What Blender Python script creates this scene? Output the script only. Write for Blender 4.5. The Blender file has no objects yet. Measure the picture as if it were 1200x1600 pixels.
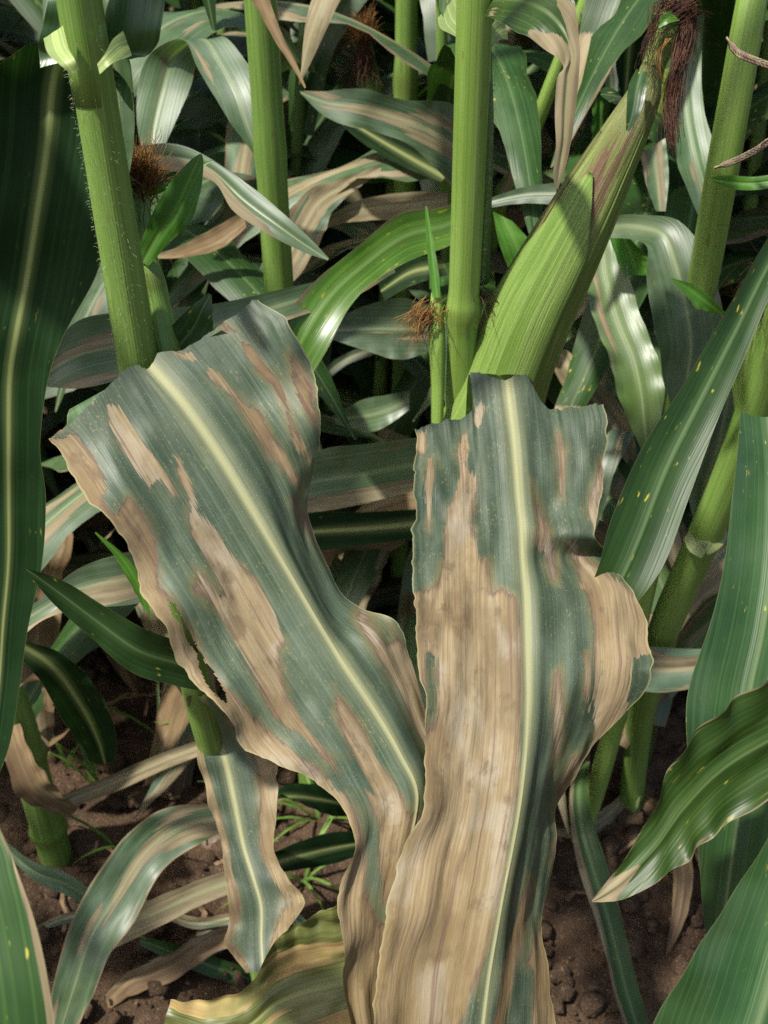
import bpy, math, random
import numpy as np
from mathutils import Vector, Matrix

random.seed(7)
rng = np.random.default_rng(7)
sc = bpy.context.scene
COL = sc.collection

# ------------------------------------------------------------------ camera
CAM_H = 1.0
PITCH = math.radians(37.0)
FPX = 1648.0                      # focal length in photo pixels (photo 1200 x 1600)
cam_d = bpy.data.cameras.new('camera')
cam = bpy.data.objects.new('camera', cam_d)
COL.objects.link(cam)
cam.location = (0, 0, CAM_H)
cam.rotation_euler = (math.pi / 2 - PITCH, 0, 0)
cam_d.sensor_fit = 'HORIZONTAL'
cam_d.sensor_width = 36.0
cam_d.lens = 36.0 * FPX / 1200.0
cam_d.clip_start = 0.02
cam_d.clip_end = 400
cam_d.dof.use_dof = True
cam_d.dof.focus_distance = 0.50
cam_d.dof.aperture_fstop = 26
sc.camera = cam

# ------------------------------------------------------------------ light
SUN_EL = math.radians(63)
SUN_AZ = math.radians(-116)        # measured from +Y (view direction) towards +X
w = bpy.data.worlds.new('World')
sc.world = w
w.use_nodes = True
wn = w.node_tree.nodes
bg = wn['Background']
sky = wn.new('ShaderNodeTexSky')
sky.sky_type = 'NISHITA'
sky.sun_disc = False
sky.sun_elevation = SUN_EL
sky.sun_rotation = SUN_AZ
sky.dust_density = 4.0
w.node_tree.links.new(sky.outputs[0], bg.inputs[0])
bg.inputs[1].default_value = 0.11
sd = bpy.data.lights.new('sun', 'SUN')
sd.energy = 5.0
sd.angle = math.radians(2.2)
sd.color = (1.0, 0.955, 0.88)
sun = bpy.data.objects.new('sun', sd)
COL.objects.link(sun)
sdir = Vector((math.sin(SUN_AZ) * math.cos(SUN_EL), math.cos(SUN_AZ) * math.cos(SUN_EL), math.sin(SUN_EL)))
sun.rotation_euler = (-sdir).to_track_quat('-Z', 'Y').to_euler()
sun.location = sdir * 20
sc.view_settings.view_transform = 'Standard'
sc.view_settings.look = 'None'
sc.view_settings.exposure = 0.64
sc.view_settings.gamma = 1
sc.view_settings.use_curve_mapping = False
sc.render.engine = 'CYCLES'
sc.cycles.use_denoising = False
sc.cycles.max_bounces = 6
sc.cycles.diffuse_bounces = 3
sc.cycles.glossy_bounces = 2
sc.cycles.transmission_bounces = 4
sc.cycles.use_adaptive_sampling = True
sc.cycles.adaptive_threshold = 0.006
sc.cycles.sample_clamp_indirect = 3.0

# ------------------------------------------------------------------ helpers
CP, SP = math.cos(PITCH), math.sin(PITCH)
def W(px, py, d):
    """photo pixel + axial distance -> world point"""
    cx = (np.asarray(px, float) - 600) / FPX * d
    cy = (800 - np.asarray(py, float)) / FPX * d
    return np.stack([cx, CP * d + SP * cy, CAM_H - SP * d + CP * cy], -1)

def to_px(P):
    P = np.asarray(P, float)
    y, z = P[..., 1], P[..., 2] - CAM_H
    d = y * CP - z * SP
    up = y * SP + z * CP
    return 600 + P[..., 0] / d * FPX, 800 - up / d * FPX

def hash2(ix, iy, s):
    h = (ix.astype(np.int64) * 374761393 + iy.astype(np.int64) * 668265263 + int(s) * 974711) & 0x7fffffff
    h = ((h ^ (h >> 13)) * 1274126177) & 0x7fffffff
    return ((h ^ (h >> 16)) & 0xffff) / 65535.0

def vnoise(x, y, s=0):
    x = np.asarray(x, float); y = np.asarray(y, float)
    x, y = np.broadcast_arrays(x, y)
    ix = np.floor(x); iy = np.floor(y)
    fx = x - ix; fy = y - iy
    fx = fx * fx * (3 - 2 * fx); fy = fy * fy * (3 - 2 * fy)
    a = hash2(ix, iy, s); b = hash2(ix + 1, iy, s); c = hash2(ix, iy + 1, s); d = hash2(ix + 1, iy + 1, s)
    return (a * (1 - fx) + b * fx) * (1 - fy) + (c * (1 - fx) + d * fx) * fy

def fbm(x, y, s=0, o=4):
    t = 0; a = 0.5; f = 1.0
    for k in range(o):
        t = t + a * vnoise(np.asarray(x) * f, np.asarray(y) * f, s + k * 17); a *= 0.5; f *= 2.03
    return t

def catmull(P, t):
    """P (k,...) knots at 0..k-1 ; t array in [0,k-1]"""
    P = np.asarray(P, float); k = len(P)
    i = np.clip(np.floor(t).astype(int), 0, k - 2); f = t - i
    ext = np.concatenate([[2 * P[0] - P[1]], P, [2 * P[-1] - P[-2]]])
    sh = (-1,) + (1,) * (P.ndim - 1)
    f = f.reshape(sh)
    p0, p1, p2, p3 = ext[i], ext[i + 1], ext[i + 2], ext[i + 3]
    return 0.5 * (2 * p1 + (p2 - p0) * f + (2 * p0 - 5 * p1 + 4 * p2 - p3) * f ** 2 + (3 * p1 - p0 - 3 * p2 + p3) * f ** 3)

def unit(a):
    n = np.linalg.norm(a, axis=-1, keepdims=True)
    return a / np.maximum(n, 1e-12)

def mesh_obj(name, V, F, mat, parent=None, uv=None, attrs=None, smooth=True):
    me = bpy.data.meshes.new(name)
    V = np.asarray(V, float).reshape(-1, 3)
    me.from_pydata(V.tolist(), [], F if isinstance(F, list) else F.tolist())
    if uv is not None:
        lay = me.uv_layers.new(name='UVMap')
        li = np.empty(len(me.loops), np.int32); me.loops.foreach_get('vertex_index', li)
        lay.data.foreach_set('uv', np.asarray(uv, np.float32).reshape(-1, 2)[li].ravel())
    for k, a in (attrs or {}).items():
        at = me.attributes.new(k, 'FLOAT', 'POINT')
        at.data.foreach_set('value', np.asarray(a, np.float32).ravel())
    me.materials.append(mat)
    if smooth:
        me.polygons.foreach_set('use_smooth', np.ones(len(me.polygons), bool))
    me.update()
    o = bpy.data.objects.new(name, me)
    COL.objects.link(o)
    if parent is not None:
        put_under(o, parent)
    return o

def put_under(o, parent):
    """keep world coordinates (top-level Empties carry only a translation)"""
    o.parent = parent
    t = Vector((0, 0, 0)); p = parent
    while p is not None:
        t += p.location; p = p.parent
    o.location = -t

def tag(o, label=None, cat=None, group=None, kind=None):
    if label: o['label'] = label
    if cat: o['category'] = cat
    if group: o['group'] = group
    if kind: o['kind'] = kind
    return o

def thing(name, loc, label, cat, group=None):
    e = bpy.data.objects.new(name, None)
    e.empty_display_size = 0.05
    COL.objects.link(e)
    e.location = loc
    return tag(e, label, cat, group)

def grid_faces(nu, nv, closed=False):
    i = np.arange(nu - 1)[:, None]; j = np.arange(nv if closed else nv - 1)[None, :]
    j2 = (j + 1) % nv
    a = i * nv + j; b = i * nv + j2; c = (i + 1) * nv + j2; d = (i + 1) * nv + j
    return np.stack([a, b, c, d], -1).reshape(-1, 4)

# ------------------------------------------------------------------ materials
class NT:
    def __init__(self, name):
        self.m = bpy.data.materials.new(name); self.m.use_nodes = True
        self.t = self.m.node_tree; self.n = self.t.nodes; self.l = self.t.links
        for x in list(self.n): self.n.remove(x)
        self.out = self.n.new('ShaderNodeOutputMaterial')
    def lk(self, v, s):
        if isinstance(v, (int, float)): s.default_value = v
        elif isinstance(v, tuple): s.default_value = v if len(v) == 4 or len(s.default_value) == 3 else (*v, 1)
        else: self.l.new(v, s)
    def math(self, op, a, b=0.0, c=None, clamp=False):
        x = self.n.new('ShaderNodeMath'); x.operation = op; x.use_clamp = clamp
        self.lk(a, x.inputs[0]); self.lk(b, x.inputs[1])
        if c is not None: self.lk(c, x.inputs[2])
        return x.outputs[0]
    def mix(self, f, a, b, mode='MIX'):
        x = self.n.new('ShaderNodeMix'); x.data_type = 'RGBA'; x.blend_type = mode
        self.lk(f, x.inputs[0]); self.lk(a, x.inputs[6]); self.lk(b, x.inputs[7])
        return x.outputs[2]
    def noise(self, vec, scale, detail=3.0, rough=0.55):
        x = self.n.new('ShaderNodeTexNoise')
        self.lk(vec, x.inputs['Vector']); x.inputs['Scale'].default_value = scale
        x.inputs['Detail'].default_value = detail; x.inputs['Roughness'].default_value = rough
        return x.outputs[0]
    def comb(self, x_, y_, z_=0.0):
        x = self.n.new('ShaderNodeCombineXYZ')
        self.lk(x_, x.inputs[0]); self.lk(y_, x.inputs[1]); self.lk(z_, x.inputs[2])
        return x.outputs[0]
    def sep(self, v):
        x = self.n.new('ShaderNodeSeparateXYZ'); self.lk(v, x.inputs[0]); return x.outputs
    def step(self, v, lo, hi):
        x = self.n.new('ShaderNodeMapRange'); x.interpolation_type = 'SMOOTHSTEP'
        self.lk(v, x.inputs[0]); self.lk(lo, x.inputs[1]); self.lk(hi, x.inputs[2])
        x.inputs[3].default_value = 0; x.inputs[4].default_value = 1
        return x.outputs[0]
    def attr(self, name):
        x = self.n.new('ShaderNodeAttribute'); x.attribute_name = name; return x.outputs['Fac']
    def uv(self):
        x = self.n.new('ShaderNodeUVMap'); x.uv_map = 'UVMap'; return x.outputs[0]
    def bump(self, h, strength, dist):
        x = self.n.new('ShaderNodeBump'); x.inputs['Strength'].default_value = strength
        x.inputs['Distance'].default_value = dist; self.lk(h, x.inputs['Height']); return x.outputs[0]
    def rnd(self):
        x = self.n.new('ShaderNodeObjectInfo'); return x.outputs['Random']
    def bsdf(self, col, rough, spec=0.5, normal=None, trans=None, tfac=0.0, sheen=0.0):
        p = self.n.new('ShaderNodeBsdfPrincipled')
        self.lk(col, p.inputs['Base Color']); self.lk(rough, p.inputs['Roughness'])
        self.lk(spec, p.inputs['Specular IOR Level'])
        if sheen: p.inputs['Sheen Weight'].default_value = sheen
        if normal is not None: self.lk(normal, p.inputs['Normal'])
        s = p.outputs[0]
        if trans is not None:
            t = self.n.new('ShaderNodeBsdfTranslucent'); self.lk(trans, t.inputs[0])
            if normal is not None: self.lk(normal, t.inputs['Normal'])
            m = self.n.new('ShaderNodeMixShader'); self.lk(tfac, m.inputs[0])
            self.l.new(s, m.inputs[1]); self.l.new(t.outputs[0], m.inputs[2]); s = m.outputs[0]
        self.l.new(s, self.out.inputs[0])
        return self.m

def leaf_mat(name, dark, light, sick=0.0, tan=(0.31, 0.262, 0.155), tan2=(0.165, 0.135, 0.075),
             rib=(0.34, 0.39, 0.20), rough=0.42, spec=0.5, tfac=0.28, dust=0.35, yellow=0.0, bloom=0.0, blotch=0.0,
             glow=(1.5, 1.75, 0.55), ribs=0.34, hi=False):
    g = NT(name)
    u = g.sep(g.uv()); X, Y = u[0], u[1]
    r = g.rnd()
    seed = g.math('MULTIPLY', r, 37.0)
    Ys = g.math('ADD', Y, seed)
    AX = g.math('ABSOLUTE', X)
    mw = g.attr('mw'); les = g.attr('les'); edge = g.attr('edge')
    fine = g.noise(g.comb(g.math('MULTIPLY', X, 1500 if hi else 900), g.math('MULTIPLY', Ys, 9), seed), 1.0, 3)
    strk = g.noise(g.comb(g.math('MULTIPLY', X, 260), g.math('MULTIPLY', Ys, 5), seed), 1.0, 4)
    strk2 = fine if not hi else g.noise(g.comb(g.math('MULTIPLY', X, 1000), g.math('MULTIPLY', Ys, 15), g.math('ADD', seed, 3.0)), 1.0, 3)
    vein = g.noise(g.comb(g.math('MULTIPLY', X, 950 if hi else 520), g.math('MULTIPLY', Ys, 1.6), g.math('ADD', seed, 6.0)), 1.0, 2, 0.7)
    mott = g.noise(g.comb(X, Ys, seed), 26.0, 5 if hi else 3, 0.6)
    lite = g.math('ADD', g.math('MULTIPLY', fine, 0.45), g.math('MULTIPLY', mott, 0.75))
    green = g.mix(g.step(lite, 0.35, 0.85), dark, light)
    green = g.mix(g.math('MULTIPLY', g.step(vein, 0.52, 0.62), 0.30), green, tuple(min(1, c * 1.9) for c in light))
    green = g.mix(g.math('MULTIPLY', g.step(strk2, 0.56, 0.66), 0.35), green, tuple(c * 0.6 for c in dark))
    green = g.mix(1.0, green, g.comb(*[g.math('ADD', 0.72, g.math('MULTIPLY', r, 0.5))] * 3), 'MULTIPLY')
    if not hi and bloom > 0.3:
        r3 = g.math('FRACT', g.math('MULTIPLY', r, 13.7))
        green = g.mix(g.math('MULTIPLY', g.step(r3, 0.62, 0.95), 0.45), green, tuple(a * b for a, b in zip(light, (1.15, 1.25, 0.35))))
    if bloom:     # grey waxy bloom
        bl = g.noise(g.comb(g.math('MULTIPLY', X, 1.0), g.math('MULTIPLY', Ys, 0.5), seed), 34.0, 5 if hi else 3, 0.65)
        green = g.mix(g.math('MULTIPLY', g.step(bl, 0.42, 0.75), bloom), green, (0.155, 0.200, 0.145))
    if yellow:    # yellow flecks elongated along the veins
        yf = g.noise(g.comb(g.math('MULTIPLY', X, 330), g.math('MULTIPLY', Ys, 95), seed), 1.0, 2)
        yf2 = g.noise(g.comb(X, Ys, seed), 22.0, 2)
        ym = g.math('MULTIPLY', g.step(yf, 0.66, 0.74), g.step(yf2, 0.40, 0.62))
        green = g.mix(g.math('MULTIPLY', ym, yellow), green, (0.42, 0.36, 0.05))
    # --- lesions: traced or procedural
    pn = g.noise(g.comb(g.math('MULTIPLY', X, 62), g.math('MULTIPLY', Ys, 7.5), seed), 1.0, 2.5, 0.5)
    r2 = g.math('FRACT', g.math('MULTIPLY', r, 7.31))
    proc = g.math('MULTIPLY', g.math('SUBTRACT', g.math('SUBTRACT', 0.80, g.math('MULTIPLY', g.math('ADD', 0.55, g.math('MULTIPLY', r2, 0.8)), 0.42 * sick)), pn), 0.05)
    if sick <= 0: proc = 1.0
    dl = g.math('MINIMUM', g.math('ADD', les, 0.0010), proc)
    dl = g.math('ADD', dl, g.math('MULTIPLY', g.math('SUBTRACT', strk, 0.5), 0.0045))
    dl = g.math('ADD', dl, g.math('MULTIPLY', g.math('SUBTRACT', strk2, 0.5), 0.0062))
    dl = g.math('ADD', dl, g.math('MULTIPLY', g.math('SUBTRACT', fine, 0.5), 0.0018))
    lm = g.math('SUBTRACT', 1.0, g.step(dl, -0.00028, 0.00028))
    border = g.math('MULTIPLY', g.step(dl, -0.0026, 0.0), g.math('SUBTRACT', 1.0, g.step(dl, 0.0, 0.0009)))
    border = g.math('MULTIPLY', border, g.step(mott, 0.38, 0.60))
    t1 = strk if not hi else g.noise(g.comb(g.math('MULTIPLY', X, 1100), g.math('MULTIPLY', Ys, 7), seed), 1.0, 4)
    t2 = g.noise(g.comb(g.math('MULTIPLY', X, 55), g.math('MULTIPLY', Ys, 14), g.math('ADD', seed, 4.0)), 1.0, 4, 0.6)
    tanc = g.mix(g.math('MULTIPLY', g.step(t1, 0.30, 0.70), 0.75), tan2, tan)
    tanc = g.mix(g.math('MULTIPLY', g.step(t2, 0.50, 0.66), 0.6), tanc, tuple(c * 0.62 for c in tan2))
    if hi:
        sm = g.noise(g.comb(X, g.math('MULTIPLY', Ys, 0.45), g.math('ADD', seed, 7.0)), 42.0, 4, 0.6)
        sm2 = g.noise(g.comb(X, g.math('MULTIPLY', Ys, 0.6), g.math('ADD', seed, 12.0)), 85.0, 4, 0.65)
        tanc = g.mix(g.math('MULTIPLY', g.step(sm, 0.50, 0.62), 0.65), tanc, (0.170, 0.118, 0.058))
        tanc = g.mix(g.math('MULTIPLY', g.step(sm, 0.46, 0.34), 0.55), tanc, (0.335, 0.300, 0.225))
        tanc = g.mix(g.math('MULTIPLY', g.step(sm2, 0.56, 0.68), 0.55), tanc, (0.110, 0.078, 0.048))
        age = g.step(g.math('ADD', Y, g.math('MULTIPLY', sm, 0.16)), 0.26, 0.46)
        tanc = g.mix(g.math('MULTIPLY', age, 0.50), tanc, (0.175, 0.118, 0.042))
    else:
        tanc = g.mix(g.math('MULTIPLY', g.step(t2, 0.46, 0.32), 0.5), tanc, (0.36, 0.31, 0.21))
    # purple-brown streak lines in the dead tissue
    t3 = (t2 if not hi else None) or g.noise(g.comb(g.math('MULTIPLY', X, 620), g.math('MULTIPLY', Ys, 12), g.math('ADD', seed, 9.0)), 1.0, 3)
    tanc = g.mix(g.math('MULTIPLY', g.step(t3, 0.58, 0.66), 0.6 if hi else 0.12), tanc, (0.135, 0.078, 0.062))
    if blotch:
        b1 = g.noise(g.comb(X, Ys, g.math('ADD', seed, 2.0)), 30.0, 3)
        tanc = g.mix(g.math('MULTIPLY', g.step(b1, 0.52, 0.66), blotch), tanc, (0.13, 0.15, 0.045))
    if hi:
        hal = g.math('SUBTRACT', 1.0, g.step(dl, 0.0, 0.0050))
        green = g.mix(g.math('MULTIPLY', hal, g.step(mott, 0.40, 0.62)), green, (0.135, 0.125, 0.055))
    col = g.mix(lm, green, tanc)
    col = g.mix(g.math('MULTIPLY', border, 0.75 if hi else 0.4), col, (0.115, 0.072, 0.058))
    # --- midrib
    q = g.math('DIVIDE', AX, g.math('MAXIMUM', mw, 0.0001))
    jit = g.math('MULTIPLY', g.math('SUBTRACT', strk, 0.5), 0.7)
    q2 = g.math('ADD', q, jit)
    ribm = g.math('SUBTRACT', 1.0, g.step(q2, 0.55, 1.25))
    halo = g.math('SUBTRACT', 1.0, g.step(q2, 1.0, 3.4))
    live = g.math('SUBTRACT', 1.0, g.math('MULTIPLY', lm, 0.65))
    col = g.mix(g.math('MULTIPLY', g.math('MULTIPLY', halo, 0.5 * ribs), live), col, tuple(0.5 * (a + b) for a, b in zip(light, rib)))
    core = g.math('SUBTRACT', 1.0, g.step(q2, 0.1, 0.7))
    col = g.mix(g.math('MULTIPLY', ribm, ribs), col, g.mix(core, tuple(0.75 * c for c in rib), rib))
    # --- dust and yellow flecks
    if dust and hi:
        d1 = g.noise(g.comb(X, g.math('MULTIPLY', Ys, 0.5), seed), 3000.0, 2)
        d2 = g.noise(g.comb(X, Ys, seed), 40.0, 4, 0.65)
        gl = g.math('SUBTRACT', 1.0, g.math('MULTIPLY', lm, 0.8))
        dm = g.math('MULTIPLY', g.step(d1, 0.62, 0.72), g.step(d2, 0.42, 0.62))
        col = g.mix(g.math('MULTIPLY', g.math('MULTIPLY', dm, gl), dust), col, (0.46, 0.49, 0.46))
        f1 = g.noise(g.comb(X, g.math('MULTIPLY', Ys, 0.35), g.math('ADD', seed, 5.0)), 1500.0, 2)
        fm = g.math('MULTIPLY', g.step(f1, 0.60, 0.68), g.step(d2, 0.54, 0.38))
        col = g.mix(g.math('MULTIPLY', g.math('MULTIPLY', fm, gl), 0.38), col, (0.33, 0.29, 0.12))
    # pale thin margin
    col = g.mix(g.math('MULTIPLY', g.step(edge, 0.982, 0.994), 0.45 if hi else 0.2), col, (0.36, 0.33, 0.15))
    h = g.math('ADD', g.math('MULTIPLY', fine, 0.35), g.math('MULTIPLY', vein, 0.50))
    h = g.math('ADD', h, g.math('MULTIPLY', g.math('MULTIPLY', t1, lm), 0.35))
    h = g.math('ADD', h, g.math('MULTIPLY', mott, 0.8))
    if hi:
        crk = g.noise(g.comb(g.math('MULTIPLY', X, 300), g.math('MULTIPLY', Ys, 75), seed), 1.0, 3)
        h = g.math('ADD', h, g.math('MULTIPLY', g.math('MULTIPLY', crk, lm), 1.5))
    if not hi: h = g.math('MULTIPLY', vein, 0.9)
    nor = g.bump(h, 0.40, 0.0008)
    rg = g.math('ADD', g.math('MULTIPLY', lm, 0.22), g.math('ADD', rough - 0.08, g.math('MULTIPLY', mott, 0.18)))
    sp = g.math('SUBTRACT', spec, g.math('MULTIPLY', lm, spec * 0.55))
    tc = g.mix(1.0, col, glow, 'MULTIPLY')
    tc = g.mix(lm, tc, col)
    return g.bsdf(col, rg, sp, nor, tc, tfac)

M = {}
M['hero'] = leaf_mat('leaf_glaucous_diseased', (0.032, 0.056, 0.030), (0.076, 0.108, 0.066), rough=0.50, spec=0.40, tfac=0.22, dust=0.5, bloom=0.45,
                     rib=(0.41, 0.41, 0.215), ribs=0.72, hi=True, tan=(0.335, 0.270, 0.163), tan2=(0.205, 0.154, 0.082))
M['glauc'] = leaf_mat('leaf_bluish_streaked', (0.036, 0.074, 0.027), (0.090, 0.140, 0.066), sick=0.78, rough=0.42, spec=0.6, tfac=0.22, dust=0.3, bloom=0.5)
M['glauc2'] = leaf_mat('leaf_bluish_sound', (0.032, 0.070, 0.025), (0.078, 0.130, 0.056), sick=0.46, rough=0.42, spec=0.55, tfac=0.25, dust=0.2, bloom=0.5, yellow=0.3)
M['dark'] = leaf_mat('leaf_deep_green', (0.012, 0.036, 0.007), (0.026, 0.064, 0.013), rough=0.44, spec=0.30, tfac=0.14, dust=0.2, yellow=0.8, rib=(0.16, 0.24, 0.10))
M['deep'] = leaf_mat('leaf_shaded_green', (0.006, 0.018, 0.005), (0.012, 0.031, 0.010), rough=0.6, spec=0.07, tfac=0.22, dust=0.15, yellow=0.3, rib=(0.27, 0.31, 0.12), ribs=0.8)  # deep leaf green, darkened further so the shade sits in the colour
M['bright'] = leaf_mat('leaf_fresh_green', (0.040, 0.125, 0.012), (0.075, 0.20, 0.022), rough=0.38, spec=0.4, tfac=0.36, dust=0.0, yellow=0.55, rib=(0.20, 0.33, 0.08))
M['sickbright'] = leaf_mat('leaf_yellow_flecked', (0.055, 0.135, 0.014), (0.10, 0.21, 0.025), sick=0.0, rough=0.30, spec=0.6, tfac=0.42, dust=0.0, yellow=1.0, rib=(0.22, 0.34, 0.12))
M['tan'] = leaf_mat('leaf_mostly_dead', (0.05, 0.09, 0.05), (0.10, 0.14, 0.09), sick=1.05, rough=0.5, spec=0.35, tfac=0.25, dust=0.1, rib=(0.48, 0.43, 0.26))
M['curl'] = leaf_mat('leaf_withered_olive', (0.08, 0.10, 0.025), (0.16, 0.17, 0.05), sick=1.05, rough=0.42, spec=0.4, tfac=0.2, dust=0.0, blotch=0.8, tan=(0.42, 0.33, 0.13), tan2=(0.25, 0.17, 0.07), rib=(0.33, 0.36, 0.13))
M['dead'] = leaf_mat('leaf_dead_brown', (0.09, 0.06, 0.035), (0.14, 0.095, 0.05), sick=1.3, rough=0.6, spec=0.25, tfac=0.2, dust=0.0, tan=(0.24, 0.175, 0.095), tan2=(0.13, 0.085, 0.042), rib=(0.25, 0.18, 0.10))

M['gloss'] = leaf_mat('leaf_glossy_green', (0.012, 0.040, 0.008), (0.028, 0.070, 0.017), rough=0.36, spec=0.55, tfac=0.16, dust=0.0, yellow=1.0, bloom=0.12, rib=(0.22, 0.30, 0.14))
M['mottle'] = leaf_mat('leaf_mottled_green', (0.016, 0.046, 0.006), (0.046, 0.090, 0.014), sick=0.34, rough=0.42, spec=0.35, tfac=0.26, dust=0.0, yellow=1.0, rib=(0.14, 0.20, 0.07))
def stalk_mat(name, c1, c2, purple=0.25, rough=0.42):
    g = NT(name)
    u = g.sep(g.uv()); r = g.math('MULTIPLY', g.rnd(), 31.0)
    ridge = g.noise(g.comb(g.math('MULTIPLY', u[0], 900), g.math('MULTIPLY', u[1], 3.0), r), 1.0, 3)
    big = g.noise(g.comb(g.math('MULTIPLY', u[0], 120), g.math('MULTIPLY', u[1], 9), r), 1.0, 4)
    col = g.mix(g.step(g.math('ADD', g.math('MULTIPLY', ridge, 0.5), g.math('MULTIPLY', big, 0.6)), 0.35, 0.75), c1, c2)
    nd = g.attr('node')
    col = g.mix(g.math('MULTIPLY', g.step(nd, 0.2, 0.9), 0.45), col, (0.10, 0.105, 0.02))
    sp = g.noise(g.comb(g.math('MULTIPLY', u[0], 300), g.math('MULTIPLY', u[1], 60), r), 1.0, 2)
    col = g.mix(g.math('MULTIPLY', g.step(sp, 0.66, 0.73), purple * 1.6), col, (0.13, 0.05, 0.035))
    nor = g.bump(g.math('ADD', ridge, g.math('MULTIPLY', big, 0.3)), 0.45, 0.0009)
    return g.bsdf(col, rough, 0.45, nor, g.mix(1.0, col, (1.3, 1.5, 0.5), 'MULTIPLY'), 0.12, sheen=0.0)
M['stalk'] = stalk_mat('stalk_green', (0.110, 0.200, 0.032), (0.205, 0.330, 0.075))
M['stalk2'] = stalk_mat('stalk_pale_green', (0.150, 0.255, 0.038), (0.255, 0.385, 0.090))
M['stalk3'] = stalk_mat('stalk_dull_green', (0.055, 0.115, 0.022), (0.095, 0.165, 0.035))
M['collar'] = stalk_mat('collar_pale', (0.27, 0.33, 0.10), (0.40, 0.44, 0.17), purple=0.1)

def husk_mat(name, c1, c2, purple):
    g = NT(name)
    u = g.sep(g.uv()); r = g.math('MULTIPLY', g.rnd(), 31.0)
    ridge = g.noise(g.comb(g.math('MULTIPLY', u[0], 26), g.math('MULTIPLY', u[1], 2.0), r), 1.0, 3)
    fine = g.noise(g.comb(g.math('MULTIPLY', u[0], 120), g.math('MULTIPLY', u[1], 6.0), r), 1.0, 3)
    lite = g.math('ADD', g.math('MULTIPLY', ridge, 0.6), g.math('MULTIPLY', fine, 0.45))
    col = g.mix(g.step(lite, 0.42, 0.66), c1, c2)
    pm = g.math('MULTIPLY', g.attr('purple'), g.step(g.math('ADD', g.math('MULTIPLY', ridge, 0.6), g.math('MULTIPLY', fine, 0.45)), 0.36, 0.56))
    col = g.mix(g.math('MULTIPLY', pm, purple), col, (0.135, 0.050, 0.040))
    nor = g.bump(lite, 0.7, 0.0020)
    return g.bsdf(col, 0.42, 0.4, nor, g.mix(1.0, col, (1.3, 1.5, 0.5), 'MULTIPLY'), 0.15)
M['husk'] = husk_mat('husk_green', (0.120, 0.180, 0.032), (0.250, 0.320, 0.085), 0.95)
M['husk2'] = husk_mat('husk_pale_green', (0.125, 0.215, 0.035), (0.235, 0.340, 0.085), 0.5)
M['husk3'] = husk_mat('husk_bluish_green', (0.10, 0.19, 0.06), (0.16, 0.27, 0.10), 0.2)

def plain_mat(name, c1, c2, scale=60, rough=0.7, spec=0.25, tf=0.0):
    g = NT(name)
    x = g.n.new('ShaderNodeTexCoord')
    n1 = g.noise(x.outputs['Object'], scale, 4)
    col = g.mix(g.step(n1, 0.35, 0.65), c1, c2)
    return g.bsdf(col, rough, spec, None, col if tf else None, tf)
M['silk'] = plain_mat('silk_brown', (0.030, 0.012, 0.007), (0.085, 0.034, 0.016), 90, 0.55)
M['silk2'] = plain_mat('silk_rust', (0.13, 0.055, 0.014), (0.25, 0.12, 0.03), 90, 0.55)
M['hair'] = plain_mat('stalk_hair', (0.38, 0.42, 0.26), (0.50, 0.52, 0.36), 90, 0.5, tf=0.4)
M['tassel'] = plain_mat('tassel_dull', (0.19, 0.12, 0.10), (0.34, 0.29, 0.17), 220, 0.7)
M['weed'] = plain_mat('weed_green', (0.10, 0.20, 0.03), (0.17, 0.30, 0.06), 60, 0.45, 0.4, 0.35)
M['straw'] = plain_mat('straw_brown', (0.10, 0.062, 0.035), (0.24, 0.16, 0.09), 40, 0.8)
M['stone'] = plain_mat('stone_pale', (0.10, 0.072, 0.052), (0.20, 0.15, 0.11), 160, 0.9)

def soil_mat():
    g = NT('soil_brown')
    x = g.n.new('ShaderNodeTexCoord'); P = x.outputs['Object']
    a = g.noise(P, 9.0, 6, 0.6); b = g.noise(P, 75.0, 5, 0.65); c = g.noise(P, 360.0, 3, 0.7)
    col = g.mix(g.step(a, 0.35, 0.68), (0.055, 0.034, 0.020), (0.135, 0.083, 0.048))
    col = g.mix(g.math('MULTIPLY', g.step(b, 0.52, 0.72), 0.6), col, (0.190, 0.122, 0.072))
    col = g.mix(g.math('MULTIPLY', g.step(b, 0.44, 0.28), 0.6), col, (0.042, 0.026, 0.016))
    col = g.mix(g.math('MULTIPLY', g.step(c, 0.58, 0.66), 0.75), col, (0.30, 0.21, 0.135))
    h = g.math('ADD', g.math('MULTIPLY', b, 1.0), g.math('MULTIPLY', c, 0.7))
    return g.bsdf(col, 0.9, 0.2, g.bump(h, 1.0, 0.012))
M['soil'] = soil_mat()

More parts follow.
